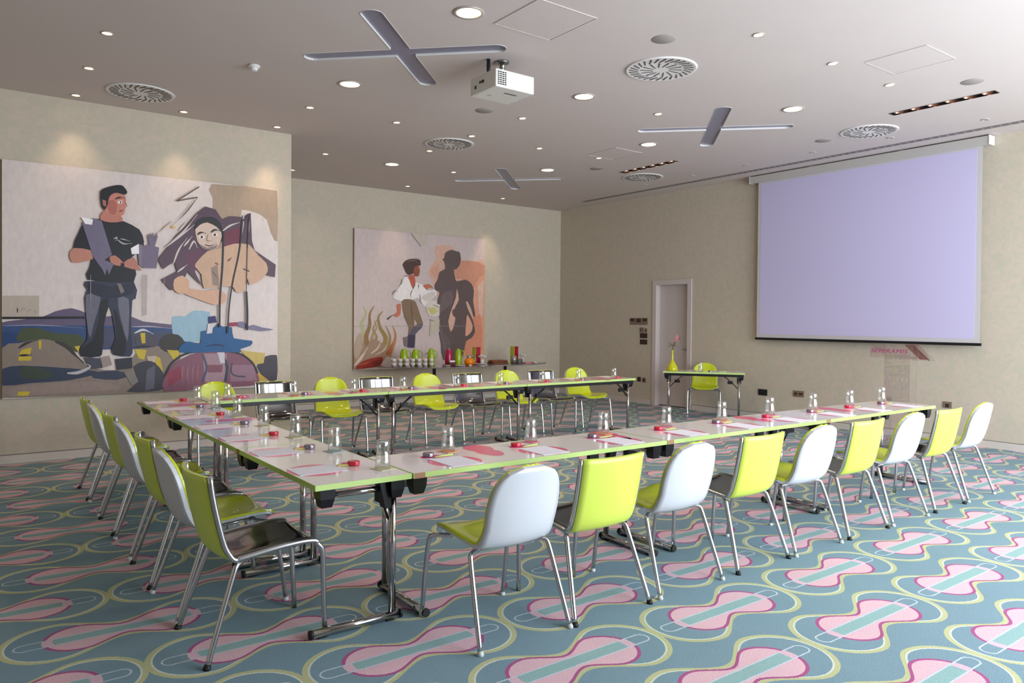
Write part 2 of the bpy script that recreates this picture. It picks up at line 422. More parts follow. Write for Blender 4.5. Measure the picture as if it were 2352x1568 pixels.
for i, ((x, y), s) in enumerate(zip([(4.61,4.18),(7.71,3.12),(4.63,6.79),(8.74,5.25),(7.71,8.3)], ['above the largest air vent at the top of the photo', 'at the top right by the long copper slot light', 'below the projector', 'left of the air vent near the screen', 'left of the lit copper slot light'])):
    if i == 0: p5 = B().lathe([(0, -.003), (.095, -.004), (.10, -.0005), (0, -.0005)], 28).obj('ceiling_speaker', 'speaker', None)
    o = p5 if i == 0 else dup(p5)
    o.location = (x, y, H); tag(o, 'flat round grey ceiling loudspeaker '+s, 'loudspeaker', 'round ceiling loudspeakers')
t = thing('smoke_detector', 'white dome smoke detector on the ceiling left of the big cross', 'smoke detector', (2.16, 6.88, H))
B().lathe([(0, -.001), (.05, -.001), (.052, -.018), (.044, -.024), (0, -.024)], 24).obj('base', 'white', t)
B().lathe([(.03, -.024), (.034, -.034), (.03, -.046), (.018, -.052), (0, -.052)], 20).obj('sensor_head', 'white', t)
for (cx, cy, sx, sy), s in zip([(3.61, 4.48, .56, .56), (7.22, 7.42, .5, .56), (6.66, 3.2, .52, .52)], ['at the top centre beside the nearest big downlight', 'in the middle distance before the far slot light', 'at the upper right of the ceiling']):
    t = thing('access_hatch', 'square flush ceiling hatch '+s, 'ceiling hatch', (cx, cy, H), 0, 'ceiling access hatches')
    B().box(-sx/2+.006, sx/2-.006, -sy/2+.006, sy/2-.006, -.0035, -.0005).obj('panel', 'ceil', t)
    b = B(); o1 = [(-sx/2, -sy/2), (sx/2, -sy/2), (sx/2, sy/2), (-sx/2, sy/2)]
    for a, c in ((o1[0], o1[1]), (o1[3], o1[2])): b.box(a[0], c[0], a[1]-.0025, a[1]+.0025, -.0055, -.0005)
    for a in (o1[0], o1[1]): b.box(a[0]-.0025, a[0]+.0025, -sy/2+.0025, sy/2-.0025, -.0055, -.0005)
    b.obj('frame', 'ceil', t)
for k, ((x, y0, y1), lit, s) in enumerate(zip(SLOTS, (0, 1), ('unlit, at the right near the screen', 'lit, in the far middle of the ceiling'))):
    t = thing('slot_light', 'long recessed slot lamp with copper reflectors, '+s, 'ceiling light', (x, (y0+y1)/2, H), 0, 'recessed copper slot lamps'); L = (y1-y0)/2
    b = B(); b.box(-.062, .062, -L-.002, L+.002, .062, .07)
    for q in (-1, 1): b.box(q*.0605-.003, q*.0605+.003, -L, L, -.004, .062); b.box(-.0575, .0575, q*L-.003, q*L+.003, -.004, .062)
    b.obj('housing', 'steel', t)
    for j in range(6):
        yy = -L+(j+.5)*2*L/6
        rf = B().lathe([(.016, .055), (.03, .04), (.046, .012), (.050, .004)], 20, (0, yy, 0)).obj('reflector', 'coppery', t)
        B().lathe([(0, .010 if lit else .022), (.024 if lit else .013, .014 if lit else .026), (.030 if lit else .016, .030 if lit else .036), (.010, .050), (0, .052)], 12, (0, yy, 0)).obj('bulb', 'bulb' if lit else 'clearfoot', rf)
struct(B().box(9.60, 9.70, WF, 10.74, H-.004, H-.0005).obj('trim_1', 'grille'), 'long grey linear air grille along the screen wall ceiling')
b = B()
for k in range(100):
    y = 1.2+k*.0955; b.box(9.603, 9.697, y, y+.012, H-.007, H-.0045)
struct(b.obj('trim_2', 'speaker'))

# ------------------------------------------------------------------ projector
t = thing('projector', 'white ceiling projector with black grille beside the big ceiling cross', 'projector', (3.885, 5.42, 3.5))
hx, hy = .208, .198
b = B(); b.box(-hx, hx, -hy, hy, 0, .155, .012)
b.obj('body', mat('projector_shell', (222,220,214), .45), t)
b = B()
for i in range(7):
    for j in range(4): b.box(-hx+.02+j*.024, -hx+.038+j*.024, -hy-.002, -hy+.004, .022+i*.017, .031+i*.017)
b.obj('vent_grille', 'void', t)
b = B(); b.tube([(hx, .05, .08), (hx+.02, .05, .08)], .035, 20); b.obj('lens', 'black', t)
b = B(); b.box(-hx-.002, -hx+.002, .10, .125, .045, .075).box(-hx-.002, -hx+.002, -.02, .02, .075, .1).box(-hx-.003, -hx+.002, .03, .05, .078, .098)
b.obj('port', 'black', t)
b = B(); b.box(-.03, .1, -.09, -.06, -.0012, .001).box(-.12, -.08, .05, .06, -.0012, .001); b.obj('underside_label', 'grille', t)
b = B(); b.lathe([(0, .30), (.06, .30), (.06, .286), (.03, .28), (.022, .24), (.022, .165), (0, .165)], 20)
b.obj('ceiling_mount', 'steel', t)
b = B(); b.box(-.1, .1, -.015, .015, .158, .175).box(-.015, .015, -.1, .1, .158, .175).tube([(.09, -.09, .16), (.03, -.03, .2), (.0, .0, .19)], .008, 8).tube([(-.09, -.09, .16), (-.03, -.03, .2)], .008, 8).tube([(.1, .1, .16), (.03, .03, .2)], .008, 8)
b.obj('bracket', 'black', t)
b = B(); b.tube([(-.13, .02, .16), (-.135, .02, .22), (-.135, .02, .31)], .017, 12); b.obj('cable_tube', 'black', t)

# ------------------------------------------------------------------ projection screen
t = thing('projection_screen', 'large white pull-down projection screen on the right wall, lavender light painted in', 'projection screen', (10.0, 5.5, 0))
b = B(); b.box(-.035, .115, 3.84-5.5, 7.215-5.5, 3.68, 3.785, .01); b.obj('casing', 'casing', t)
b = B(); b.box(-.045, .105, 3.84-5.5-.012, 3.84-5.5, 3.675, 3.789, .003); b.obj('end_cap', 'white', t)
b = B(); b.box(-.045, .105, 7.215-5.5, 7.215-5.5+.012, 3.675, 3.789, .003); b.obj('end_cap', 'casing', t)
b = B(); b.box(.016, .018, 3.925-5.5, 7.095-5.5, 1.275, 3.684); b.mi = 1
b.box(.0145, .0158, 3.985-5.5, 7.045-5.5, 1.33, 3.655); b.obj('screen_fabric', ['screenb', 'screen'], t)
b = B(); b.box(.004, .03, 3.905-5.5, 7.115-5.5, 1.242, 1.277, .003); b.obj('bottom_bar', 'rubber', t)
b = B()
for y in (4.9, 6.2): b.box(.0, .05, y-5.5-.03, y-5.5+.03, 3.785, 3.7985)
b.obj('bracket', 'casing', t)

# ------------------------------------------------------------------ door
d = bpy.data.objects.new('door_1', None); COL.objects.link(d); struct(d, 'white door recessed in a white frame on the screen wall'); d.location = (WX, 8.915, 0)
b = B(); w = (DY1-DY0)/2
b.box(-.02, .2, -w, -w+.085, 0, DZ).box(-.02, .2, w-.085, w, 0, DZ).box(-.02, .2, -w+.085, w-.085, DZ-.085, DZ); b.obj('door_frame', 'doorw', d)
b = B(); b.box(.10, .14, -w+.088, w-.088, .012, DZ-.088); b.obj('door_leaf', 'doorw', d)
b = B(); b.tube([(.099, -w+.13, 1.03), (.06, -w+.13, 1.03), (.06, -w+.25, 1.03)], .009, 8).lathe([(0, 0), (.02, 0), (.02, .004), (0, .004)], 12, (0, 0, 0)) if False else b.tube([(.099, -w+.12, 1.03), (.062, -w+.12, 1.03), (.06, -w+.13, 1.03), (.06, -w+.25, 1.03)], .009, 8)
b.obj('door_handle', 'steel', d)
b = B(); b.box(.085, .2, -w+.085, w-.085, 0, .006); b.obj('threshold', 'void', d)

# plates on the screen wall
def plate(name, lab, y0, y1, z0, z1, m_, ins, cat='socket', group=None):
    t = thing(name, lab, cat, (WX, (y0+y1)/2, (z0+z1)/2), 0, group); a, c = (y1-y0)/2, (z1-z0)/2
    B().box(-.010, 0, -a, a, -c, c, .002).obj('cover', m_, t)
    if ins:
        for (p, q, r, s_) in ins: B().box(-.014, -.0102, a*p, a*q, c*r, c*s_).obj('insert', 'plated', t)
    return t
plate('control_panel', 'wide beige control plate with three dark displays left of the door', 9.49, 9.93, 1.45, 1.575, 'plate', [(-.93, -.5, .0, .8), (-.25, .22, -.3, .8), (.48, .95, .0, .8)], 'control panel')
plate('thermostat', 'small grey thermostat under the wide control plate', 9.575, 9.68, 1.305, 1.40, 'plate', [(.2, .6, -.3, .3)], 'thermostat')
plate('key_switch', 'narrow grey key switch right of the thermostat', 9.50, 9.55, 1.305, 1.385, 'plate', [(-.4, .4, -.6, .6)], 'switch')
plate('light_switch', 'brown light switch plate just below the thermostat', 9.495, 9.67, 1.205, 1.295, 'plated', [(-.85, -.05, -.7, .7), (.05, .85, -.7, .7)], 'light switch')
plate('light_switch', 'brown light switch plate, lowest left of the door', 9.495, 9.67, 1.09, 1.18, 'plated', [(-.85, .85, -.7, .7)], 'light switch')
plate('wall_socket', 'dark wall socket low left of the door, the left of two', 9.645, 9.725, .40, .485, 'plated', [(-.6, .6, -.6, .6)])
plate('wall_socket', 'dark wall socket low left of the door, the right of two', 9.52, 9.60, .39, .478, 'plate', [(-.5, .5, -.5, .5)])
plate('wall_socket', 'plain black wall plate low between the small table and the screen', 6.96, 7.12, .37, .465, 'plateb', None)
plate('wall_socket', 'double brown wall socket low under the left half of the screen', 6.33, 6.51, .40, .49, 'plate', [(.25, .7, -.4, .4), (-.8, -.1, -.3, .3)])
plate('wall_socket', 'single brown wall socket behind the right-hand chairs by the screen', 4.27, 4.375, .44, .52, 'plate', [(-.4, .4, -.8, .3)])
def _pane_post():
    struct(B().box(.1178-.05, .1178, 3.0, 3.05, 0, H-.01).obj('trim_3', 'white'))

# ------------------------------------------------------------------ paintings
def paint_mat(name, rough=.45):
    m = bpy.data.materials.new(name); m.use_nodes = True; nt = m.node_tree; X.nt = nt
    b = nt.nodes['Principled BSDF']; b.inputs['Roughness'].default_value = rough; b.inputs['Specular IOR Level'].default_value = .35
    a = nt.nodes.new('ShaderNodeAttribute'); a.attribute_name = 'pigment'
    tc = nt.nodes.new('ShaderNodeTexCoord'); mp = nt.nodes.new('ShaderNodeMapping'); mp.inputs['Scale'].default_value = (5, 5, 2.2)
    nt.links.new(tc.outputs['Object'], mp.inputs[0])
    n = nt.nodes.new('ShaderNodeTexNoise'); n.inputs['Scale'].default_value = 4; n.inputs['Detail'].default_value = 8; n.inputs['Distortion'].default_value = .5
    nt.links.new(mp.outputs[0], n.inputs['Vector'])
    h = nt.nodes.new('ShaderNodeVectorMath'); h.operation = 'SCALE'; nt.links.new(a.outputs['Color'], h.inputs[0])
    nt.links.new(((X(n.outputs['Fac'])-.5)*.3+1.0).v, h.inputs['Scale']); nt.links.new(h.outputs[0], b.inputs['Base Color'])
    bp = nt.nodes.new('ShaderNodeBump'); bp.inputs['Strength'].default_value = .1; bp.inputs['Distance'].default_value = .002
    nt.links.new(n.outputs['Fac'], bp.inputs['Height']); nt.links.new(bp.outputs[0], b.inputs['Normal'])
    return m
class Painting:
    "a canvas whose paint areas are thin stacked coats, all one mesh"
    def __init__(s, plane_y, ox, oy, sc_, gain):
        s.y, s.o, s.k, s.g = plane_y, (ox, oy), sc_, gain; s.V = []; s.F = []; s.C = []; s.n = 0
    def w(s, p):
        q = at(s.o[0]+p[0]/s.k, s.o[1]+p[1]/s.k, y=s.y); return q.x, q.z
    def canvas(s, x0, x1, z0, z1, c, th=.04):
        i = len(s.V)
        s.V += [(x0, s.y, z0), (x1, s.y, z0), (x1, s.y, z1), (x0, s.y, z1), (x0, s.y+th, z0), (x1, s.y+th, z0), (x1, s.y+th, z1), (x0, s.y+th, z1)]
        s.box = (x0, x1, z0, z1)
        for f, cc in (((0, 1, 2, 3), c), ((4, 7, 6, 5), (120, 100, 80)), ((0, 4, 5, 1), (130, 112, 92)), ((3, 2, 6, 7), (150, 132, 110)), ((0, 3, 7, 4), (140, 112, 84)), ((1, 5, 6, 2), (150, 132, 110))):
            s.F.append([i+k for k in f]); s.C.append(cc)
    def add(s, pts, c, smooth=2):
        s.n += 1; y = s.y-.0003*s.n; P = [Vector(p) for p in pts]; out = []
        n = len(P)
        if smooth > 1 and n > 4:
            for i in range(n):
                a, b_, c_, d_ = P[i-1], P[i], P[(i+1) % n], P[(i+2) % n]
                for k in range(smooth):
                    t = k/smooth
                    q = .5*((2*b_)+(c_-a)*t+(2*a-5*b_+4*c_-d_)*t*t+(3*b_-a-3*c_+d_)*t**3); out.append(b_.lerp(c_, t).lerp(q, .8))
        else: out = P
        x0, x1, z0, z1 = s.box; i = len(s.V); L = []
        for p in out:
            x, z = s.w(p); L.append((min(max(x, x0), x1), y, min(max(z, z0), z1)))
        s.V += L; s.F.append(list(range(i, i+len(L)))[::-1]); s.C.append(c)
    def stroke(s, pts, w, c, taper=True, n=5):
        L = crom(pts, n); A = []; Bq = []
        for i, p in enumerate(L):
            t = (L[min(i+1, len(L)-1)]-L[max(i-1, 0)]); t = t.normalized() if t.length else Vector((1, 0))
            e = Vector((-t.y, t.x)); f = i/(len(L)-1)
            k = w/2*((.25+.75*math.sin(PI*min(1, f*1.2+.05))) if taper == 'both' else ((.12+.88*f) if taper else 1))
            A.append(p+e*k); Bq.append(p-e*k)
        s.add(A+Bq[::-1], c, 1)
    def done(s, name, label, cat, m_):
        me = bpy.data.meshes.new(name); cx = (s.box[0]+s.box[1])/2
        me.from_pydata([(x-cx, y-s.y, z) for x, y, z in s.V], [], s.F)
        at_ = me.color_attributes.new('pigment', 'FLOAT_COLOR', 'CORNER'); k = 0
        for f, c in zip(s.F, s.C):
            l = [min(.92, v*s.g) for v in lin(c)]
            for _ in f: at_.data[k].color = (*l, 1); k += 1
        me.materials.append(m_)
        o = bpy.data.objects.new(name, me); COL.objects.link(o); o.location = (cx, s.y, 0); return tag(o, label, cat)
PM = paint_mat('oil_paint')
p = Painting(WL-.045, 0, 340, 2.613, 1.42)
p.canvas(.353, 3.16, .665, 3.085, (190,179,175))
D = (14,13,18)
A_ = p.add
A_([(1270,215),(1665,255),(1665,560),(1625,510),(1600,430),(1540,390),(1450,370),(1440,420),(1290,420),(1275,300)], (150,130,110))
A_([(15,885),(235,885),(235,1010),(15,1010)], (162,150,138), 1)
for a in ((120,985,160,960),(160,985,200,970),(205,965,222,990),(100,950,110,990)): p.stroke([(a[0],a[1]),((a[0]+a[2])/2,a[3]),(a[2],a[1])], 3, (110,98,96), 'both')
A_([(850,760),(885,760),(880,1000),(850,1010)], (160,150,146))
A_([(10,1045),(120,1030),(260,1010),(330,980),(430,960),(520,990),(560,1000),(640,1010),(760,1000),(860,1040),(1040,1060),(1040,1090),(10,1090)], (84,74,98))
A_([(10,1062),(250,1068),(500,1062),(760,1072),(1040,1085),(1080,1130),(1060,1200),(10,1200)], (38,62,104))
p.stroke([(10,1066),(250,1062),(500,1080)], 5, (140,140,160), 'both'); p.stroke([(790,1072),(900,1070),(1030,1082)], 6, (165,160,170), 'both')
A_([(560,1090),(700,1085),(900,1100),(1060,1110),(1040,1180),(560,1200)], (58,62,86))
A_([(10,1110),(90,1100),(150,1150),(110,1180),(10,1195)], (28,52,96))
A_([(1035,1010),(1110,1010),(1160,975),(1260,985),(1250,1060),(1230,1100),(1210,1150),(1150,1165),(1080,1150),(1035,1110)], (130,160,176))
A_([(100,1130),(140,1080),(230,1080),(330,1110),(480,1120),(510,1180),(460,1225),(380,1180),(260,1150),(110,1160)], (58,66,42))
A_([(10,1200),(110,1170),(250,1145),(330,1160),(420,1210),(480,1260),(560,1320),(700,1330),(800,1250),(860,1180),(1000,1200),(1080,1230),(1070,1330),(1000,1380),(990,1462),(10,1500)], (118,106,96))
A_([(10,1325),(130,1305),(340,1315),(520,1330),(600,1350),(430,1390),(330,1400),(180,1410),(10,1425)], (42,50,70))
A_([(130,1310),(260,1320),(330,1370),(200,1390),(120,1370)], (48,58,48))
A_([(560,1345),(700,1335),(780,1360),(700,1390),(560,1380)], (44,50,68))
p.stroke([(330,1160),(400,1190),(450,1240),(500,1290)], 26, (48,44,42), 'both'); p.stroke([(110,1200),(160,1170),(230,1150)], 16, (44,40,34), 'both')
A_([(960,1150),(1000,1115),(1070,1120),(1105,1160),(1080,1200),(1020,1230),(960,1200)], (44,40,36))
A_([(810,1130),(900,1115),(950,1160),(930,1190),(830,1200)], (64,60,72))
A_([(60,1440),(300,1410),(560,1400),(700,1420),(700,1450),(300,1475),(60,1490)], (128,112,106))
for q in ([(130,1210),(190,1195),(180,1240),(110,1245)], [(110,1250),(190,1250),(185,1275),(110,1275)], [(230,1155),(250,1155),(246,1205),(232,1205)], [(805,1205),(880,1210),(865,1270),(830,1260)], [(1000,1210),(1080,1215),(1070,1260),(1040,1270)], [(925,1250),(960,1256),(978,1340),(940,1322)], [(445,1190),(480,1185),(470,1225)], [(110,1460),(180,1460),(170,1485),(100,1485)], [(840,1110),(870,1108),(872,1170),(850,1172)]): A_(q, (172,152,42), 1)
p.stroke([(115,1243),(190,1240)], 12, D, 'both'); p.stroke([(805,1195),(870,1190),(930,1192)], 12, (40,30,34), 'both')
p.stroke([(805,1110),(860,1090),(920,1115)], 14, (176,176,182), 'both')
A_([(880,1250),(940,1245),(930,1285),(890,1290)], (168,152,136))
A_([(800,1310),(880,1275),(930,1290),(980,1350),(990,1440),(900,1460),(760,1460),(830,1400)], (50,48,58))
A_([(880,1330),(930,1300),(925,1440),(870,1455)], (78,78,92)); A_([(740,1340),(800,1330),(830,1400),(790,1425)], (110,104,98))
A_([(1540,1310),(1590,1250),(1650,1240),(1662,1260),(1660,1390),(1600,1390)], (54,47,58))
A_([(1440,1212),(1590,1230),(1580,1290),(1520,1300)], (174,152,84)); A_([(1530,1330),(1610,1392),(1545,1398)], (170,138,40))
A_([(985,1460),(990,1370),(1050,1290),(1140,1240),(1230,1218),(1340,1218),(1430,1235),(1500,1280),(1540,1340),(1555,1405),(1500,1425),(1250,1440)], (112,70,86))
A_([(1215,1232),(1360,1232),(1350,1400),(1230,1405)], (140,112,122)); A_([(1000,1350),(1080,1310),(1090,1380),(1010,1430)], (122,46,66))
A_([(1240,1300),(1335,1300),(1330,1345),(1245,1345)], (110,66,78)); A_([(1380,1300),(1520,1300),(1540,1395),(1380,1400)], (128,96,112))
for x in (1100, 1130, 1160, 1190): p.stroke([(x,1300),(x-8,1360),(x,1430)], 8, (138,92,104), 'both')
p.stroke([(985,1370),(1030,1290),(1110,1235),(1230,1215),(1340,1216),(1440,1235),(1510,1285),(1545,1350)], 12, (34,28,34), False)
p.stroke([(1215,1235),(1238,1320),(1212,1400)], 12, (64,70,92), False); p.stroke([(1330,1235),(1360,1310),(1350,1400)], 16, (44,50,66), False)
p.stroke([(1390,1290),(1385,1340),(1410,1365),(1470,1370)], 8, (50,56,70), False)
A_([(1300,1225),(1345,1225),(1348,1290),(1320,1290)], (176,172,182))
A_([(1080,1185),(1130,1160),(1200,1170),(1205,1100),(1240,1095),(1280,1080),(1310,1050),(1330,1070),(1390,1075),(1400,1140),(1510,1155),(1500,1185),(1440,1205),(1440,1225),(1300,1222),(1080,1227)], (12,72,120))
p.stroke([(1230,1190),(1290,1180),(1340,1190),(1320,1222)], 10, (16,26,70), 'both')
A_([(1248,1012),(1290,1006),(1300,1045),(1252,1052)], (24,28,88)); A_([(1245,1055),(1278,1055),(1270,1110),(1238,1114)], (186,180,186))
A_([(1370,1048),(1420,1044),(1420,1068),(1370,1070)], (132,34,60), 1); A_([(1425,1045),(1460,1042),(1490,1068),(1520,1060),(1570,1076),(1640,1088),(1560,1098),(1430,1072)], (104,98,122))
A_([(10,1012),(530,1010),(540,1022),(10,1026)], D, 1)
# standing man
A_([(510,800),(522,850),(505,900),(520,1060),(520,1150),(480,1200),(485,1250),(600,1250),(612,1200),(622,1060),(655,945),(680,1050),(692,1140),(668,1200),(680,1240),(780,1250),(795,1200),(785,1100),(792,915),(812,905),(800,800)], (38,42,60))
A_([(515,880),(600,885),(590,960),(560,1060),(540,1140),(522,1060)], (88,88,102)); A_([(705,900),(770,905),(772,1050),(762,1160),(722,1020)], (92,92,106))
A_([(600,920),(652,905),(622,1060),(610,1240),(490,1250),(482,1205),(556,1150),(592,1020)], D); A_([(680,960),(712,1020),(752,1150),(745,1240),(690,1240),(670,1200),(700,1130)], D)
A_([(520,800),(660,830),(800,810),(795,870),(690,900),(590,890),(535,860)], (24,26,44)); A_([(700,810),(725,815),(745,860),(725,875)], (104,98,94))
A_([(600,1255),(655,1245),(672,1300),(615,1318)], (136,122,116)); A_([(690,1265),(790,1255),(792,1320),(700,1330)], (34,36,48))
A_([(500,1255),(600,1260),(610,1320),(540,1325)], (58,58,70)); p.stroke([(400,1350),(470,1345),(540,1310),(500,1290)], 20, (158,156,158), 'both')
A_([(610,430),(560,425),(500,450),(470,510),(437,600),(540,612),(545,680),(535,720),(525,790),(800,805),(803,700),(785,660),(850,602),(862,560),(835,490),(740,440),(700,445)], (14,14,22), 2)
A_([(440,600),(415,640),(430,685),(480,687),(555,665),(548,615)], (166,112,96)); A_([(655,655),(690,645),(735,685),(720,708),(670,695)], (166,106,88))
A_([(735,690),(800,655),(832,715),(850,735),(800,728),(745,712)], (160,104,90)); A_([(722,690),(745,692),(742,712),(722,708)], D, 1)
A_([(618,380),(600,430),(660,447),(735,440),(715,400)], (166,106,92)); A_([(620,320),(640,290),(700,270),(748,285),(754,335),(740,400),(702,410),(650,395),(618,370)], (174,110,94))
A_([(640,330),(680,310),(700,350),(690,400),(655,393)], (150,88,76)); p.stroke([(686,308),(715,298),(748,303)], 11, (50,30,32), 'both'); A_([(704,320),(732,316),(730,334),(708,336)], (204,198,200)); A_([(716,322),(726,321),(725,332),(717,332)], (40,30,34), 1)
p.stroke([(748,325),(758,350),(742,358)], 5, (120,66,58), 'both'); p.stroke([(712,382),(742,374)], 9, (112,50,52), 'both')
A_([(600,262),(640,238),(700,224),(735,228),(762,265),(745,282),(690,268),(655,292),(645,335),(628,372),(606,350)], D); A_([(612,310),(634,318),(634,352),(616,346)], (152,90,80))
p.stroke([(680,545),(700,538),(690,560)], 7, (170,165,165), 'both'); p.stroke([(700,550),(740,575),(790,572)], 9, (150,145,150), 'both'); p.stroke([(720,545),(745,550),(780,560)], 5, (170,165,165), 'both')
A_([(490,450),(560,422),(608,438),(670,640),(625,672),(682,695),(668,722),(650,762),(640,722),(628,765),(612,728),(590,700),(556,650)], (98,90,112), 1)
A_([(850,590),(892,580),(884,525),(898,512),(905,540),(914,502),(924,540),(938,506),(943,535),(926,590),(952,598),(936,722),(852,720)], (98,88,108), 1)
A_([(820,580),(852,580),(850,715),(832,700)], (110,98,116), 1)
A_([(484,415),(556,430),(550,462),(508,456)], (226,226,232), 1); A_([(782,602),(830,575),(832,635),(788,638)], (216,216,224), 1)
# second figure
A_([(945,670),(1000,600),(1050,530),(1110,470),(1180,390),(1230,352),(1290,370),(1330,430),(1380,410),(1450,415),(1500,390),(1508,560),(1525,615),(1650,700),(1645,775),(1580,760),(1550,640),(1480,590),(1345,590),(1250,620),(1180,690),(1165,740),(1210,830),(1120,740),(1100,800),(1022,855),(965,790),(1060,740),(1042,680),(975,728)], (72,50,64), 1)
A_([(1345,510),(1440,470),(1432,580),(1350,600)], (92,30,50), 1); A_([(1100,640),(1230,600),(1180,700),(1160,760)], (84,44,66))
for q in ([(985,600),(1090,520),(1190,440)], [(1035,700),(1070,610),(1120,540)], [(1010,580),(1100,500),(1180,400)], [(1130,610),(1160,560),(1180,600)], [(1330,500),(1380,465),(1460,440)], [(1460,400),(1450,480),(1440,570)], [(1070,500),(1130,430)], [(1490,420),(1482,560)], [(1100,590),(1150,530)], [(1060,745),(1120,700)]): p.stroke(q, 11, (182,172,168), 'both')
A_([(1240,620),(1320,600),(1400,575),(1490,580),(1540,640),(1592,690),(1602,740),(1562,790),(1492,822),(1482,780),(1455,862),(1410,862),(1395,835),(1330,830),(1220,842),(1205,760),(1165,710),(1180,680)], (176,144,120))
A_([(1120,840),(1230,857),(1300,845),(1352,880),(1342,930),(1280,940),(1180,905),(1100,872)], (182,144,120)); A_([(1040,790),(1090,765),(1132,800),(1122,862),(1080,876),(1040,850)], (184,146,118))
A_([(1260,720),(1300,700),(1312,830),(1272,822)], (128,110,98)); p.stroke([(1285,690),(1310,700)], 12, (96,78,72), 'both'); p.stroke([(1360,680),(1388,655)], 14, (104,86,78), 'both'); p.stroke([(1270,740),(1310,790)], 7, (90,76,70), 'both')
A_([(1280,610),(1330,600),(1335,560),(1290,580)], (150,122,106))
A_([(1165,470),(1200,430),(1260,425),(1310,460),(1326,530),(1302,592),(1260,613),(1215,602),(1180,560)], (186,162,148)); A_([(1190,575),(1240,600),(1300,580),(1290,600),(1255,613),(1210,602)], (120,104,98))
A_([(1163,492),(1168,450),(1210,418),(1275,416),(1322,455),(1332,515),(1296,475),(1240,448),(1195,462)], (24,20,24))
p.stroke([(1178,522),(1200,508),(1232,512)], 12, (22,18,22), 'both'); p.stroke([(1258,508),(1285,492),(1318,500)], 12, (22,18,22), 'both')
for x, y in ((1206, 535), (1284, 522)): A_([(x+17*math.cos(k), y+10*math.sin(k)) for k in [i*PI/4 for i in range(8)]], (214,206,202)); A_([(x+8*math.cos(k), y+8*math.sin(k)) for k in [i*PI/4 for i in range(8)]], (40,34,38))
p.stroke([(1244,515),(1236,552),(1258,560),(1275,550)], 5, (110,92,86), 'both'); p.stroke([(1222,580),(1255,588),(1296,572)], 7, (60,40,44), 'both')
p.stroke([(1335,500),(1330,700),(1315,900),(1312,1075)], 11, (20,16,20), False); p.stroke([(1450,430),(1430,620),(1392,800),(1370,950),(1360,1110)], 9, (22,16,20), False)
p.stroke([(1494,398),(1440,450)], 10, (50,34,44), False); p.stroke([(1490,400),(1478,600)], 7, (40,30,38), False); p.stroke([(1478,600),(1472,860)], 5, (50,44,48), False); p.stroke([(1472,860),(1478,980),(1477,1092)], 13, (18,14,18), False); p.stroke([(1455,725),(1490,740)], 6, (30,26,30), False)
p.stroke([(1190,235),(1055,320)], 7, (70,60,56), False, 2); p.stroke([(1055,320),(1180,298)], 7, (70,60,56), False, 2); p.stroke([(1180,298),(1110,390),(1030,465)], 7, (70,60,56), 'both'); p.stroke([(1030,465),(1040,480),(1050,470)], 14, (190,160,80), 'both')
p.stroke([(1040,440),(940,520)], 14, (186,172,160), 'both')
for x in (430, 540, 850, 980): p.stroke([(x,760 if x > 500 else 880),(x,960)], 3, (160,148,146), 'both')
p.done('wall_painting', 'large colourful painting of a standing man in black on the left wall', 'painting', PM)

p = Painting(WB-.05, 680, 480, 3.734, 1.45); A_ = p.add
p.canvas(5.455, 8.17, .63, 3.07, (178,163,160), .045)
A_([(1190,320),(1330,318),(1430,440),(1545,450),(1650,480),(1650,1290),(1500,1290),(1300,1200),(1200,700),(1130,540),(1200,430)], (188,150,132))
A_([(1360,470),(1480,440),(1645,490),(1645,660),(1580,620),(1500,700),(1420,600),(1360,600)], (178,126,104)); A_([(1150,520),(1215,470),(1225,560),(1190,610)], (186,138,118))
A_([(1540,640),(1620,560),(1645,600),(1645,1280),(1560,1260),(1530,1000)], (192,138,112)); A_([(1560,660),(1610,600),(1600,900),(1570,960)], (190,160,146)); A_([(1480,1000),(1580,900),(1590,1200),(1500,1280),(1440,1230)], (188,122,96))
A_([(1290,850),(1340,800),(1370,700),(1385,760),(1340,880),(1300,960)], (186,146,128))
p.stroke([(985,205),(1025,260),(1068,318)], 8, (110,100,92), False); p.stroke([(1010,215),(1130,250)], 5, (150,138,128), 'both')
A_([(990,208),(1130,215),(1120,300),(1070,318)], (172,160,148))
for pts, w, c in (([(575,835),(600,900),(560,980),(575,1060),(550,1160),(540,1230)], 60, (158,158,118)), ([(668,832),(632,900),(630,1000),(600,1100),(620,1200)], 52, (128,98,62)), ([(742,875),(705,930),(722,1020),(768,1110),(740,1230),(700,1290)], 60, (132,110,56)), ([(672,950),(688,1020),(650,1100),(640,1200)], 34, (150,128,90)), ([(770,1005),(805,1090),(790,1190),(760,1260)], 44, (138,112,64)), ([(828,998),(852,1080),(832,1170),(790,1260)], 46, (160,110,70)), ([(700,940),(660,1030),(690,1100),(640,1220)], 30, (146,120,70))): p.stroke(pts, w, c)
A_([(490,1370),(488,1200),(560,1110),(600,1180),(660,1110),(740,1150),(790,1200),(780,1250),(720,1330),(560,1375)], (142,116,94))
A_([(490,1220),(520,1100),(560,1060),(570,1180),(520,1290)], (160,140,122)); p.stroke([(500,1345),(560,1270),(615,1185)], 26, (190,170,156), 'both'); p.stroke([(640,1240),(700,1190),(740,1100)], 16, (186,168,150), 'both'); p.stroke([(680,1250),(760,1200),(790,1100)], 14, (180,158,140), 'both')
A_([(505,1372),(560,1310),(640,1280),(740,1265),(735,1320),(690,1352)], (132,42,28)); A_([(640,1310),(730,1285),(735,1320),(690,1350)], (112,36,26)); A_([(760,1240),(830,1140),(820,1230),(790,1250)], (150,84,46))
A_([(500,1345),(640,1300),(600,1330)], (160,72,50), 1)
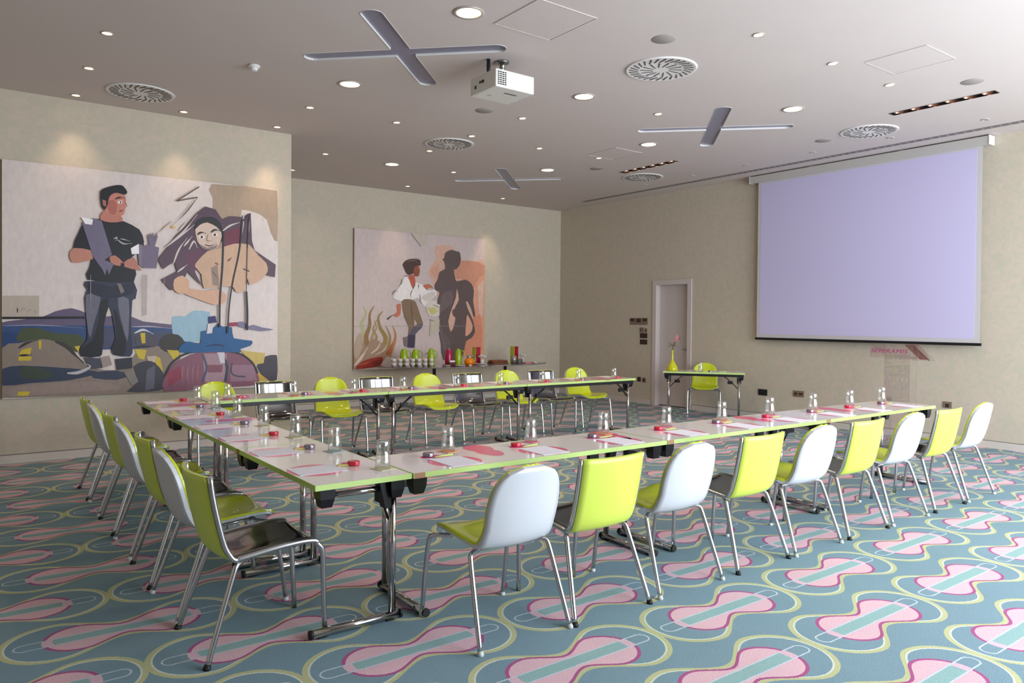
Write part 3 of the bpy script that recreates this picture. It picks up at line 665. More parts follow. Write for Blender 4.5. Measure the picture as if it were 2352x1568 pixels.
A_([(912,475),(935,445),(960,432),(1000,425),(1035,420),(1065,445),(1068,480),(1030,500),(1010,548),(965,565),(940,545),(928,515)], (64,46,40)); p.stroke([(950,450),(1010,440),(1060,470)], 12, (96,76,66), 'both'); p.stroke([(1000,425),(1060,432),(1068,470)], 6, (170,158,152), 'both')
A_([(1008,505),(1045,480),(1058,510),(1060,535),(1048,575),(1010,572)], (122,66,48)); A_([(1045,480),(1058,500),(1056,520),(1040,510)], (150,84,66), 1); A_([(968,565),(1012,572),(1022,640),(998,690),(966,625)], (162,80,60))
A_([(930,580),(965,600),(1000,690),(1022,630),(1060,640),(1110,660),(1130,700),(1190,690),(1205,730),(1140,790),(1105,840),(1065,800),(1040,760),(980,785),(900,790),(830,760),(868,690),(900,640)], (206,200,198))
for q in ([(925,580),(945,570),(968,572)], [(905,600),(900,640),(870,665)], [(820,735),(845,700),(880,710)], [(998,690),(980,730),(985,775)], [(1045,640),(1050,690)], [(1060,730),(1065,790),(1100,830)], [(1020,640),(1000,690)]): p.stroke(q, 8, (104,94,92), 'both')
A_([(1085,655),(1140,643),(1178,682),(1140,672),(1120,695),(1105,680)], (166,96,70)); A_([(860,822),(896,815),(892,900),(862,926),(832,912),(868,880)], (172,96,70)); p.stroke([(835,905),(810,920),(780,945)], 14, (60,52,54), True)
A_([(905,790),(940,772),(985,775),(1025,800),(1060,900),(1086,980),(1070,1020),(1030,1050),(1000,1110),(960,1080),(965,1010),(925,920)], (114,92,70)); p.stroke([(985,790),(990,900),(1000,1000)], 10, (90,72,56), 'both')
A_([(1012,945),(1035,985),(1012,1000)], (176,160,152), 1)
A_([(1002,1010),(1082,985),(1072,1022),(1022,1072),(1014,1180),(948,1180),(962,1090)], (84,76,90)); A_([(960,1075),(1016,1080),(1014,1190),(948,1185)], (58,48,66)); A_([(915,1100),(955,1090),(952,1180),(925,1175)], (106,94,92))
A_([(1070,760),(1130,720),(1192,708),(1180,745),(1120,792)], (186,176,170)); A_([(1110,820),(1160,778),(1272,828),(1225,912),(1135,912)], (190,180,170)); A_([(1118,850),(1190,840),(1215,880),(1160,912)], (176,166,110)); p.stroke([(1170,820),(1240,850)], 8, (120,110,104), 'both')
A_([(1150,960),(1235,940),(1222,1030),(1140,1092)], (170,162,144), 1); p.stroke([(1140,945),(1190,965)], 7, (110,102,96), 'both')
SIL = (86,72,70)
A_([(1252,430),(1272,422),(1276,380),(1300,362),(1330,350),(1370,362),(1400,372),(1410,432),(1398,480),(1372,515),(1350,520),(1358,580),(1375,620),(1450,605),(1500,640),(1522,700),(1515,790),(1532,900),(1524,928),(1500,850),(1470,790),(1452,800),(1480,880),(1512,950),(1532,1050),(1500,1105),(1455,1130),(1440,1200),(1400,1300),(1260,1290),(1240,1150),(1222,1050),(1260,1060),(1226,900),(1270,830),(1205,812),(1232,715),(1192,695),(1188,650),(1215,600),(1230,540),(1278,512),(1270,452)], SIL, 2)
A_([(1376,682),(1366,760),(1330,860),(1302,960),(1322,1052),(1350,1000),(1362,930),(1345,890),(1360,840),(1392,775)], (188,150,134)); A_([(1466,905),(1508,990),(1500,1050),(1448,1090),(1456,960)], (194,142,120)); A_([(1340,862),(1380,850),(1385,900),(1362,930),(1336,900)], SIL)
A_([(1240,740),(1330,700),(1340,800),(1270,860),(1230,900),(1250,1040),(1290,1200),(1260,1200),(1226,1000)], (98,84,84)); p.stroke([(1250,1060),(1300,1150),(1320,1260)], 40, (94,80,82), 'both')
p.stroke([(1100,1245),(1160,1215)], 16, (110,96,90), True)
p.stroke([(484,1000),(1000,1003),(1645,1003)], 2.5, (150,136,130), False)
p.done('wall_painting', 'painting of a woman with dark silhouettes and flames on the back wall', 'painting', PM)

# ------------------------------------------------------------------ chairs
PA = crom([(0,.236,.428),(0,.218,.449),(0,.15,.456),(0,.03,.447),(0,-.09,.437),(0,-.155,.444),(0,-.200,.474),(0,-.232,.54),(0,-.258,.63),(0,-.282,.74),(0,-.302,.832)], 4)
WA = [.150,.205,.222,.226,.222,.212,.204,.200,.198,.196,.196]
def PAf(s, t, k=1.0):
    c = interp(PA, s); w = interp(WA, s)*k
    e = (s-.72)/.28
    if e > 0: w = w*max(.0, 1-e**2.5)**(1/2.1)+.03*e*k
    e = (.06-s)/.06
    if e > 0: w = w*(1-.12*e*e)
    seat = 1 if s < .42 else max(0, 1-(s-.42)/.16)
    r = abs(w*t)/.215
    up = seat*(.026*r**2.6); fwd = (1-seat)*.045*r**2.2
    return Vector((w*t, c.y+fwd, c.z+up))
PB = crom([(0,.236,.438),(0,.224,.456),(0,.16,.462),(0,.02,.452),(0,-.11,.434),(0,-.158,.434),(0,-.196,.456),(0,-.224,.51),(0,-.254,.63),(0,-.274,.73),(0,-.287,.815)], 4)
def PBf(s, t, k=1.0):
    c = interp(PB, s); seat = 1 if s < .42 else max(0, 1-(s-.42)/.16)
    return Vector((.205*t*k, c.y+(1-seat)*.034*abs(t)**2, c.z+seat*.008*abs(t)**3))
def add_leg(t, pts, r, foot, m_, n=10):
    l = B().tube(crom(pts, 5), r, n).obj('leg', m_, t)
    p, q = Vector(pts[-1]), Vector(pts[-2]); d = (q-p).normalized()
    B().tube([(p.x, p.y, 0), (p.x, p.y, .006), p+d*.016], r*1.15, n, radii=[r*1.3, r*1.3, r*1.12]).obj('foot_cap', foot, l)
def chair_round():
    t = thing('shell_chair', 'x', 'chair')
    B().shell(PAf, 34, 14, -.001, .010).obj('seat_shell', 'lime', t)
    B().shell(lambda s, v: PAf(.012+s*.986, v, .985), 34, 14, -.024, -.0015, lambda q: .5+.5*min(1, max(0, (q-.3)/.3))).obj('back_shell', 'shellw', t)
    for sx in (-1, 1):
        add_leg(t, [(sx*.150,.150,.424),(sx*.205,.175,.428),(sx*.238,.198,.425),(sx*.249,.216,.395),(sx*.252,.245,.22),(sx*.252,.275,.004)], .0118, 'clearfoot', 'chrome')
        add_leg(t, [(sx*.140,-.070,.408),(sx*.190,-.105,.412),(sx*.222,-.128,.408),(sx*.234,-.145,.375),(sx*.250,-.21,.19),(sx*.265,-.275,.004)], .0118, 'clearfoot', 'chrome')
    B().tube([(-.16,.150,.424),(.16,.150,.424)], .010).tube([(-.15,-.070,.407),(.15,-.070,.407)], .010).tube([(-.10,.150,.424),(-.09,-.070,.407)], .008).tube([(.10,.150,.424),(.09,-.070,.407)], .008).obj('seat_frame', 'chrome', t)
    return t
def chair_square():
    t = thing('side_chair', 'x', 'chair')
    B().shell(PBf, 30, 10, -.016, -.0005).obj('seat_shell', 'limeback', t)
    B().shell(lambda s, v: PBf(.006+s*.988, v, .985), 30, 10, .0, .0035).obj('seat_facing', 'dark', t)
    for sx in (-1, 1):
        side = [PBf(s, sx, 1.045)+Vector((0, 0, -.006)) for s in (1.0,.9,.8,.7,.6,.53,.47,.42,.36,.28,.2,.12,.07)]
        side = [Vector((sx*.2145, q.y, q.z)) for q in side]
        side[0].z += .006
        path = crom(side+[(sx*.2145,.232,.444),(sx*.2145,.254,.420),(sx*.213,.262,.375),(sx*.206,.270,.2),(sx*.200,.278,.004)], 3)
        l = B().tube(path, .0124, 10).obj('side_tube', 'chrome', t)
        B().tube([(sx*.2,.278,0),(sx*.2,.278,.006),(sx*.2003,.2775,.02)], .012, 10).obj('foot_cap', 'rubber', l)
        add_leg(t, [(sx*.150,-.080,.410),(sx*.185,-.110,.412),(sx*.205,-.135,.404),(sx*.214,-.152,.370),(sx*.238,-.215,.185),(sx*.262,-.275,.004)], .0128, 'rubber', 'chrome')
    B().tube([(-.16,-.080,.410),(.16,-.080,.410)], .010).tube([(-.2,.14,.434),(.2,.14,.434)], .009).tube([(-.09,.14,.432),(-.09,-.08,.412)], .008).tube([(.09,.14,.432),(.09,-.08,.412)], .008).obj('seat_frame', 'chrome', t)
    return t
CA, CB = chair_round(), chair_square()
used = {}
def place_chair(kind, x, y, rz, label, group):
    src = CA if kind == 'A' else CB
    if kind not in used: used[kind] = 1; o = src
    else: o = dup(src)
    o.location = (x, y, 0); o.rotation_euler = (0, 0, rz); tag(o, label, 'chair', group)
LA = 'rounded lime shell chair with white back'; LB = 'square-backed lime chair with dark brown seat'
FX = [2.140,2.70,3.315,3.99,4.59,5.23,5.84,6.51,7.12]
for i, x in enumerate(FX):
    k = 'AB'[i % 2]; j = (0, -.01, .0, .012, -.008)[i % 5]
    place_chair(k, x, 3.02+j*.5, j, (LA if k == 'A' else LB)+', %s from the left along the near table row' % ORD[i], 'chairs along the near side of the tables')
LYs = [3.575,4.15,4.745,5.37,6.00,6.62,7.23]
for i, y in enumerate(LYs):
    k = 'BA'[i % 2]
    place_chair(k, 1.125, y, -PI/2+(0, .012, -.008)[i % 3], (LA if k == 'A' else LB)+', %s from the camera along the left table row' % ORD[i], 'chairs along the left side of the tables')
RX = [2.15,2.79,3.42,4.00,4.69,5.30,5.93,6.53,7.17]
for i, x in enumerate(RX):
    k = 'AB'[i % 2]
    place_chair(k, x, 7.885, PI+(0, .012, -.01)[i % 3]+(-.08 if k == 'A' else -.03), ('rounded glossy lime shell chair' if k == 'A' else 'square-backed chair with reflective dark front')+', %s from the left behind the far table row' % ORD[i], 'chairs behind the far table row')
place_chair('A', 9.72, 7.86, math.radians(127.6), 'single rounded lime chair behind the small table by the door', None)

# ------------------------------------------------------------------ tables
def print_faces(b, kind, cx, cy, ax, ay, z):
    "printed pink shapes on a laminate top; (ax,ay) unit vector pointing to the seat"
    ex, ey = -ay, ax
    if kind == 'oval': pts = [(.150*math.cos(a), .140*math.sin(a)) for a in [2*PI*i/40 for i in range(40)]]
    else:
        pts = []
        for i in range(48):
            a = 2*PI*i/48; v = math.cos(a); 
            pts.append((math.sin(a)*(.078+.034*(1-v)*.7)*(.60+.40*abs(v)**.6), .19*v))
    vs = [b.bm.verts.new((cx+ex*p+ax*q, cy+ey*p+ay*q, z)) for p, q in pts]
    b.mi = 2; f = b.bm.faces.new(vs); f.material_index = 2; f.smooth = False
    if f.normal.z < 0 or True:
        f.normal_update()
        if f.normal.z < 0: f.normal_flip()
    b.mi = 0
TABZ = .74
def table(name, label, L, W, loc, rz, prints=(), joint=(), group=None):
    "local x along the table, the seat side at -y, posts and apron near +y; origin at centre"
    t = thing(name, label, 'table', loc, rz, group)
    b = B(); l, w = L/2-.0015, W/2-.001
    b.box(-l+.003, l-.003, -w+.003, w-.003, TABZ-.024, TABZ)
    c, s_ = math.cos(-rz), math.sin(-rz)
    for kd, x, y, ax, ay in prints:
        dx, dy = x-loc[0], y-loc[1]
        lx, ly = c*dx-s_*dy, s_*dx+c*dy; bx, by = c*ax-s_*ay, s_*ax+c*ay
        if abs(lx) < l-.1: print_faces(b, kd, lx, ly, bx, by, TABZ+.0004)
    me = None
    o = bpy.data.objects.new('tabletop', None) if False else None
    b2 = B(); b2.bm.free(); b2.bm = b.bm
    me = bpy.data.meshes.new('tabletop'); b.bm.to_mesh(me); b.bm.free()
    for q in ('top', 'edge', 'pinkp'): me.materials.append(M[q])
    o = bpy.data.objects.new('tabletop', me); COL.objects.link(o); o.parent = t
    b = B(); z0, z1 = TABZ-.026, TABZ+.0002
    b.box(-l, l, -w, -w+.003, z0, z1).box(-l, l, w-.003, w, z0, z1).box(-l, -l+.003, -w+.003, w-.003, z0, z1).box(l-.003, l, -w+.003, w-.003, z0, z1)
    b.obj('edge_band', 'edge', t)
    for x0, x1 in joint: B().box(x0, x1, -w-.0012, -w-.0002, z0-.001, z1).obj('bare_edge', 'brown', t)
    B().box(-l+.03, l-.03, w-.045, w-.03, TABZ-.066, TABZ-.026, .003).obj('apron', 'black', t)
    for sx in (-1, 1):
        X0 = sx*(L/2-.085)
        b = B(); b.tube([(X0, w-.062, .045), (X0, w-.062, TABZ-.070)], .0185, 14)
        b.tube([(X0, -w+.09, TABZ-.073), (X0, w-.035, TABZ-.073)], .0155, 12)
        b.tube([(X0, -w+.02, .024), (X0, w-.022, .024)], .0205, 14)
        lg = b.obj('leg_frame', 'chrome2', t)
        for y, d in ((-w+.02, -1), (w-.022, 1)):
            B().tube([(X0, y-d*.002, .024), (X0, y+d*.012, .024)], .0215, 14).obj('end_cap', 'rubber', lg)
            B().box(X0-.012, X0+.012, y-d*.05-.02, y-d*.05+.02, 0, .008).obj('glide', 'rubber', lg)
        b = B()
        for q in (-.012, .012): b.tube([(X0-sx*.02, w-.062+q, .50), (X0-sx*.13, w-.055+q, .61), (X0-sx*.235, w-.05+q, TABZ-.05)], .006, 6)
        b.box(min(X0-sx*.17, X0-sx*.09), max(X0-sx*.17, X0-sx*.09), w-.078, w-.046, .565, .61)
        b.obj('brace', 'black', t)
        b = B(); b.extr([(X0-.030, w-.15, TABZ-.026), (X0-.030, w-.085, TABZ-.026), (X0-.030, w-.085, TABZ-.17), (X0-.030, w-.115, TABZ-.17)], (.06, 0, 0)); b.obj('hinge_plate', 'black', t)
        for y0 in (-w+.03, w-.105):
            xa, xb = sorted((sx*(l-.015), sx*(l-.095)))
            b = B(); y1 = y0+.075
            v = [(xa, y0), (xb, y0), (xb, y1), (xa, y1)]; lo = [(xa+.014, y0+.012), (xb-.014, y0+.012), (xb-.014, y1-.012), (xa+.014, y1-.012)]
            A = [b.bm.verts.new((x, y, TABZ-.0262)) for x, y in v]; Mm = [b.bm.verts.new((x, y, TABZ-.075)) for x, y in [(p[0]*.8+q[0]*.2, p[1]*.8+q[1]*.2) for p, q in zip(v, lo)]]; Lw = [b.bm.verts.new((x, y, TABZ-.116)) for x, y in lo]
            b._f(A[::-1]); b._f(Lw)
            for P_, Q_ in ((A, Mm), (Mm, Lw)):
                for k in range(4): b._f((P_[k], P_[(k+1) % 4], Q_[(k+1) % 4], Q_[k]))
            b.obj('stacking_bumper', 'black', t)
    return t
seats_f = [(x, 3.25+.155) for x in [2.155,2.765,3.39,4.02,4.655,5.28,5.915,6.52,7.10]]
seats_l = [(1.455, y) for y in [3.60,4.21,4.83,5.45,6.07,6.69,7.28]]
seats_r = [(x, 7.63-.155) for x in RX]
pf = [('oval', x, y+.01, 0, -1) for x, y in seats_f]+[('blob', x, 3.60, -.12, -1) for x in (2.475,3.50,5.06,6.235)]
pl = [('oval', x-.01, y, -1, 0) for x, y in seats_l]+[('blob', 1.645, y, -1, .1) for y in (4.53,5.74,6.95)]
pr = [('oval', x, y-.01, 0, 1) for x, y in seats_r]+[('blob', x, 7.27, .1, 1) for x in (3.1,4.32,5.6,6.85)]
TN = 'long white folding table with lime edge, '
table('folding_table', TN+'left third of the near row', 1.85, .53, (2.735, 3.515, 0), 0, pf, [(-.919,-.858)], 'long tables of the near row')
table('folding_table', TN+'middle of the near row', 1.85, .53, (4.590, 3.515, 0), 0, pf, [(-.919,-.865)], 'long tables of the near row')
table('folding_table', TN+'right end of the near row', 1.85, .53, (6.445, 3.515, 0), 0, pf, [(-.919,-.87)], 'long tables of the near row')
SN = 'white folding table with lime edge in the left row, '
table('folding_table', 'short '+SN+'at the near corner', 1.20, .50, (1.555, 3.855, 0), -PI/2, pl, [(-.594,-.55)], 'tables of the left row')
table('folding_table', 'long '+SN+'in the middle', 1.85, .50, (1.555, 5.385, 0), -PI/2, pl, [(-.919,-.87)], 'tables of the left row')
table('folding_table', 'short '+SN+'at the far end', 1.18, .50, (1.555, 6.905, 0), -PI/2, pl, [], 'tables of the left row')
FN = 'long white folding table with lime edge, '
table('folding_table', FN+'left third of the far row', 1.82, .53, (2.735, 7.365, 0), PI, pr, [], 'long tables of the far row')
table('folding_table', FN+'middle of the far row', 1.85, .53, (4.575, 7.365, 0), PI, pr, [], 'long tables of the far row')
table('folding_table', FN+'right end of the far row', 1.85, .53, (6.430, 7.365, 0), PI, pr, [], 'long tables of the far row')
f0, f1 = Vector((8.80, 7.92)), Vector((9.54, 6.95)); dd = (f1-f0).normalized(); nn = Vector((-dd.y, dd.x)); mid = (f0+f1)/2+nn*.25
hz = math.atan2(dd.y, dd.x)+PI
table('folding_table', 'short folding table standing alone by the door with a yellow vase', 1.22, .50, (mid.x, mid.y, 0), hz, [], [], None)

# ------------------------------------------------------------------ things on the tables
def glass_mesh():
    b = B(); h = .148; K = 1.2
    out = [(.0, h), (.018, h-.001), (.0265, h-.004), (.029, h-.012), (.0285, h-.035), (.0265, h-.052), (.0275, h-.066), (.032, h-.095), (.0345, .0)]
    inn = [(.0322, .0), (.0295, h-.095), (.0252, h-.066), (.0242, h-.052), (.0258, h-.036), (.0262, h-.020), (.022, h-.014), (0, h-.013)]
    out = [(r*K, z) for r, z in out]; inn = [(r*K, z) for r, z in inn]
    b.lathe(out+inn, 24); return b
def mk(kind):
    if kind == 'glass':
        t = thing('drinking_glass', 'x', 'glass'); glass_mesh().obj('tumbler', 'glass', t); return t
    if kind == 'glass1': return glass_mesh().obj('drinking_glass', 'glass')
    if kind in ('tin_red', 'tin_silver'):
        mm = 'red' if kind == 'tin_red' else 'silver'
        b = B(); b.lathe([(0, 0), (.030, 0), (.031, .002), (.031, .012), (0, .012)], 28); o = b.obj('mint_tin', mm)
        b = B(); b.lathe([(.0318, .009), (.0318, .019), (.030, .0215), (.012, .0215), (0, .0205)], 28); b.obj('lid', mm, o); return o
    if kind == 'sheet': return B().box(-.0975, .0975, -.125, .125, 0, .0016).obj('notepaper', 'paper')
    if kind in ('coaster_cream', 'coaster_aqua', 'coaster_orange', 'coaster_rose'): return B().box(-.047, .047, -.047, .047, 0, .0016).obj('coaster', kind[8:])
    if kind == 'oval':
        b = B(); b.prism([(.062*math.cos(a), .036*math.sin(a)) for a in [2*PI*i/32 for i in range(32)]], 0, .0012); return b.obj('oval_card', 'magenta')
    if kind == 'pencil':
        b = B(); b.tube([(-.07, 0, .0045), (.062, 0, .0045)], .0042, 6); o = b.obj('pencil', 'pencil')
        B().tube([(.062, 0, .0045), (.074, 0, .0045)], .004, 6, radii=[.0042, .0008]).obj('tip', 'rubber', o); return o
    if kind == 'packet':
        b = B(); b.box(-.035, .035, -.012, .012, 0, .009, .002); return b.obj('snack_packet', 'yellow')
protos = {}
def put(kind, x, y, z, rz, label, cat, group):
    if kind not in protos: protos[kind] = o = mk(kind)
    else: o = dup(protos[kind])
    o.location = (x, y, z); o.rotation_euler = (0, 0, rz); tag(o, label, cat, group); return o
Z = TABZ+.0006
def place(i, sx, sy, ax, ay, row, n, kinds):
    "one setting; (ax,ay) points to the seat; right = the sitter's right hand"
    rx, ry = -ay*-1, ax*-1
    rx, ry = (ay*-1, ax)
    rz = math.atan2(ry, rx); w = '%s place from %s' % (ORD[i], row)
    def P(a, c): return sx+rx*a-ax*c, sy+ry*a-ay*c
    jz = random.uniform(-.03, .03)
    put('sheet', *P(0, 0), Z, rz+jz, 'white sheet of notepaper, '+w, 'paper', 'sheets of notepaper on the tables')
    x, y = P(-.045, .195); put('oval', x, y, Z, rz+.1, 'magenta oval card under a mint tin, '+w, 'card', 'oval cards on the tables')
    red = (i % 2 == 0) == kinds['r0']
    x, y = P(-.055 if kinds['d'] else -.01, .20); put('tin_red' if red else 'tin_silver', x, y, Z+.0014, rz, ('small round red tin, ' if red else 'small round silver tin, ')+w, 'tin', 'mint tins on the tables')
    if kinds['pack']:
        x, y = P(-.02, .150); put('packet', x, y, Z+.0002, rz+1.35, 'small yellow snack packet, '+w, 'packet', 'yellow packets on the left tables')
    else:
        x, y = P(.02, .150); put('pencil', x, y, Z+.0018, rz+.15, 'lime green pencil, '+w, 'pencil', 'lime pencils on the tables')
    gx, gy = P(*kinds['g']); ck = kinds['c'][i % len(kinds['c'])]
    put('coaster_'+ck, gx, gy, Z, rz+.25, dict(cream='cream', aqua='pale blue', orange='orange', rose='rose pink')[ck]+' square coaster under a glass, '+w, 'coaster', 'paper coasters on the tables')
    put('glass1', gx, gy, Z+.0018, 0, 'clear tumbler turned upside down, '+w, 'glass', 'upturned tumblers on the tables')
for i, (x, y) in enumerate(seats_f): place(i, x, y, 0, -1, 'left, near row', 9, dict(r0=False, d=True, pack=False, g=(.125, .285), c=['orange', 'rose']))
for i, (x, y) in enumerate(seats_l): place(i, x, y, -1, 0, 'the camera, left row', 7, dict(r0=True, d=False, pack=True, g=(.155, .285), c=['cream', 'aqua', 'cream', 'cream', 'cream', 'aqua', 'cream']))
for i, (x, y) in enumerate(seats_r): place(i, x, y, 0, 1, 'left, far row', 9, dict(r0=True, d=False, pack=False, g=(.125, .275), c=['rose', 'orange']))
# the extra corner glass on the near row
gx = 2.02
# small table: vase, glass, papers
t = thing('flower_vase', 'tall lime green bottle vase with a pink anthurium on the small table', 'vase', (8.99, 7.90, TABZ+.0003))
B().lathe([(0, 0), (.075, 0), (.088, .01), (.090, .03), (.075, .075), (.045, .125), (.022, .165), (.0155, .20), (.0145, .26), (.017, .31), (.019, .325), (.013, .322), (.010, .25), (0, .24)], 28).obj('bottle', 'vase', t)
b = B(); sa = crom([(0, 0, .26), (.004, -.004, .34), (.02, -.02, .40), (.035, -.035, .46)], 4); b.tube(sa, .0035, 6); st = b.obj('flower_stem', 'stemm', t)
def leafshape(L, W, c, u, v, nrm, bow=.2, n=10):
    b = B(); u, v, nrm = Vector(u).normalized(), Vector(v).normalized(), Vector(nrm).normalized(); R = []
    for i in range(n+1):
        f = i/n; w = W*math.sin(PI*min(1, f*.92+.08))**.8
        p = Vector(c)+u*(L*f)+nrm*(bow*L*math.sin(PI*f)); R.append([b.bm.verts.new(p+v*(w*s_)+nrm*(-.25*w*abs(s_))) for s_ in (-1, -.5, 0, .5, 1)])
    for A_, C_ in zip(R, R[1:]):
        for k in range(4): b._f((A_[k], A_[k+1], C_[k+1], C_[k]), True)
    r = bmesh.ops.solidify(b.bm, geom=list(b.bm.faces), thickness=.0012); return b
leafshape(.125, .032, (.035, -.035, .45), (.1, -.1, 1), (1, -.9, 0), (-.6, -.7, .1)).obj('spathe', 'spathe', t)
b = B(); b.tube([(.045, -.045, .475), (.088, -.088, .52)], .006, 8); b.obj('spadix', 'spadix', t)
for k, (dx, dy, dz) in enumerate([(-.09, .07, .02), (-.07, .03, -.03), (.07, -.07, -.02), (.05, -.05, -.04), (-.05, .06, .05), (.01, -.03, .03)]):
    b = leafshape(.085, .018, (0, 0, .395), (dx, dy, dz), (dy, -dx, 0), (0, 0, 1), .25); b.tube([(0, 0, .27), (dx*.1, dy*.1, .395)], .002, 5); b.obj('leaf', 'leaf', t)
put('glass1', 9.22, 7.53, TABZ+.0003, 0, 'clear tumbler turned upside down on the small table by the door', 'glass', None)
q = put('sheet', 9.38, 7.36, TABZ+.0003, hz, 'small sheet of paper on the small table by the door', 'paper', None)
q = put('tin_silver', 9.29, 7.40, TABZ+.0021, 0, 'small silver tin on the small table by the door', 'tin', None)
q = put('pencil', 9.44, 7.30, TABZ+.0021, hz, 'pencil on the small table by the door', 'pencil', None)

# ------------------------------------------------------------------ lectern
lx, ly0, ly1 = 9.18, 4.255, 4.845
t = thing('lectern', 'clear acrylic lectern with magenta lettering under the projection screen', 'lectern', (9.32, (ly0+ly1)/2, 0)); w = (ly1-ly0)/2
B().box(-.144, -.136, -w, w, 1.085, 1.265, .002).obj('front_panel', 'acryl', t)
B().extr([(-.135, -w, 1.262), (.30, -w, 1.055), (.30, -w, 1.047), (-.135, -w, 1.254)], (0, 2*w, 0)).obj('reading_surface', 'acryl', t)
B().extr([(-.132, -w+.05, 1.248), (.255, -w+.05, 1.062), (.255, -w+.05, 1.052), (-.132, -w+.05, 1.17)], (0, .006, 0)).obj('coloured_strip', 'pinkac', t)
B().extr([(-.128, -w+.065, 1.2485), (.25, -w+.065, 1.0688), (.25, -w+.065, 1.0658), (-.128, -w+.065, 1.2455)], (0, .10, 0)).obj('coloured_strip', 'pinkac', t)
B().box(-.05, .13, -.155, -.147, .012, 1.10).obj('column_side', 'acryl', t)
B().box(-.05, .13, .147, .155, .012, 1.10).obj('column_side', 'acryl', t)
B().box(-.058, -.050, -.155, .155, .012, 1.13).obj('column_front', 'acryl', t)
B().box(-.2, .25, -.24, .24, 0, .012, .002).obj('base_plate', 'acryl', t)
cu = bpy.data.curves.new('lettering', 'FONT'); cu.body = 'SEMIRAMIS'; cu.size = .088; cu.extrude = .0012; cu.align_x = 'CENTER'; cu.shear = .25; cu.space_character = 1.08
tmp = bpy.data.objects.new('lettering_curve', cu); COL.objects.link(tmp)
dg = bpy.context.evaluated_depsgraph_get(); me = bpy.data.meshes.new_from_object(tmp.evaluated_get(dg)); bpy.data.objects.remove(tmp)
me.materials.clear(); me.materials.append(M['letters'])
lt = bpy.data.objects.new('lettering', me); COL.objects.link(lt); lt.parent = t
lt.matrix_local = Matrix(((0, 0, -1, -.147), (-1, 0, 0, .06), (0, .8, 0, 1.148), (0, 0, 0, 1)))

# ------------------------------------------------------------------ buffet at the back wall
def leaf_table(cx, cy, a, b_, rot, label):
    t = thing('buffet_table', label, 'table', (cx, cy, 0), rot, 'leaf-shaped buffet tables'); z = .725
    pts = []
    for i in range(48):
        th = 2*PI*i/48; x, y = a*math.cos(th), b_*math.sin(th)*(1-.35*abs(math.cos(th))**2)
        pts.append((x, y))
    B().prism(pts, z-.018, z).obj('tabletop', 'slab', t)
    B().tube([(0, 0, .02), (0, 0, z-.018)], .03, 14).obj('post', 'chrome2', t)
    B().lathe([(0, 0), (.22, 0), (.22, .008), (.05, .022), (0, .022)], 28).obj('base', 'chrome2', t)
    return t
leaf_table(6.50, 10.98, .98, .47, -.42, 'grey leaf-shaped buffet table, left of two by the back wall, with cups and jugs')
leaf_table(8.02, 11.02, .95, .43, .02, 'grey leaf-shaped buffet table, right of two by the back wall, with a fruit basket')
BZ = .7255
cupm = None; k = 0
def cup_o():
    b = B(); b.lathe([(0, 0), (.022, 0), (.036, .028), (.040, .062), (.037, .062), (.032, .03), (0, .006)], 16)
    o = b.obj('coffee_cup', 'cup'); B().tube(crom([(.036, 0, .05), (.058, 0, .048), (.056, 0, .024), (.033, 0, .018)], 3), .0045, 6).obj('handle', 'cup', o); return o
cp = cup_o()
rows = []
for tier in (0, 1):
    for j in (0, 1):
        for i in range(7 if j == 0 else 6): rows.append((tier, j, i))
for tier, j, i in rows:
    o = cp if k == 0 else dup(cp)
    x = 5.80+i*.098+j*.03; y = 11.10-i*.036+j*.092
    o.location = (x, y, BZ+tier*.066+.0005*tier); o.rotation_euler = (0, 0, 1.0)
    tag(o, 'white cup on the buffet, %s tier, %s row, %s from left' % (('lower', 'upper')[tier], ('front', 'back')[j], ORD[i]), 'cup', 'stacked white cups on the buffet'); k += 1
def jug(name, label, x, y, m_, h, r, handle=True, rz=0):
    t = thing(name, label, 'jug', (x, y, BZ), rz)
    B().lathe([(0, 0), (r, 0), (r*1.02, .01), (r*1.0, h*.5), (r*.82, h*.8), (r*.62, h*.9), (r*.66, h*.93), (0, h*.93)], 24).obj('body', m_, t)
    B().lathe([(0, h*.93), (r*.55, h*.93), (r*.5, h*.98), (r*.15, h), (0, h)], 18).obj('lid', 'cupg' if m_ == 'jugm' else m_, t)
    if handle: B().tube(crom([(r*.7, 0, h*.88), (r*1.5, 0, h*.84), (r*1.65, 0, h*.55), (r*1.0, 0, h*.38)], 4), .008, 8).obj('handle', m_, t)
    return t
jug('vacuum_jug', 'lime green vacuum jug behind the cups, left of the three by the flames', 6.10, 11.32, 'jugg', .285, .07, True, -.4)
jug('vacuum_jug', 'lime green vacuum jug behind the cups, middle of three', 6.27, 11.22, 'jugg', .28, .07, True, -.3)
jug('vacuum_jug', 'lime green vacuum jug at the right end of the cups', 6.46, 11.02, 'jugg', .295, .062, True, -.3)
jug('vacuum_jug', 'magenta vacuum jug in the middle of the buffet', 6.80, 11.0, 'jugm', .30, .066, False)
jug('vacuum_jug', 'lime green vacuum jug with looped handle right of the magenta jug', 6.98, 10.98, 'jugg', .285, .062, True, -.4)
t = thing('juice_jug', 'round orange juice jug with a metal handle on the buffet', 'jug', (7.12, 10.84, BZ))
B().lathe([(0, 0), (.06, 0), (.085, .03), (.088, .065), (.07, .11), (.045, .125), (0, .126)], 24).obj('body', 'juic', t)
B().lathe([(.045, .126), (.05, .15), (.04, .165), (0, .17)], 18).obj('lid', 'metalc', t)
B().tube(crom([(.045, 0, .155), (.10, 0, .165), (.125, 0, .11), (.085, 0, .06)], 4), .007, 8).obj('handle', 'metalc', t)
t = thing('napkin_box', 'dark red box holding white packets before the magenta jug', 'box', (6.78, 10.86, BZ))
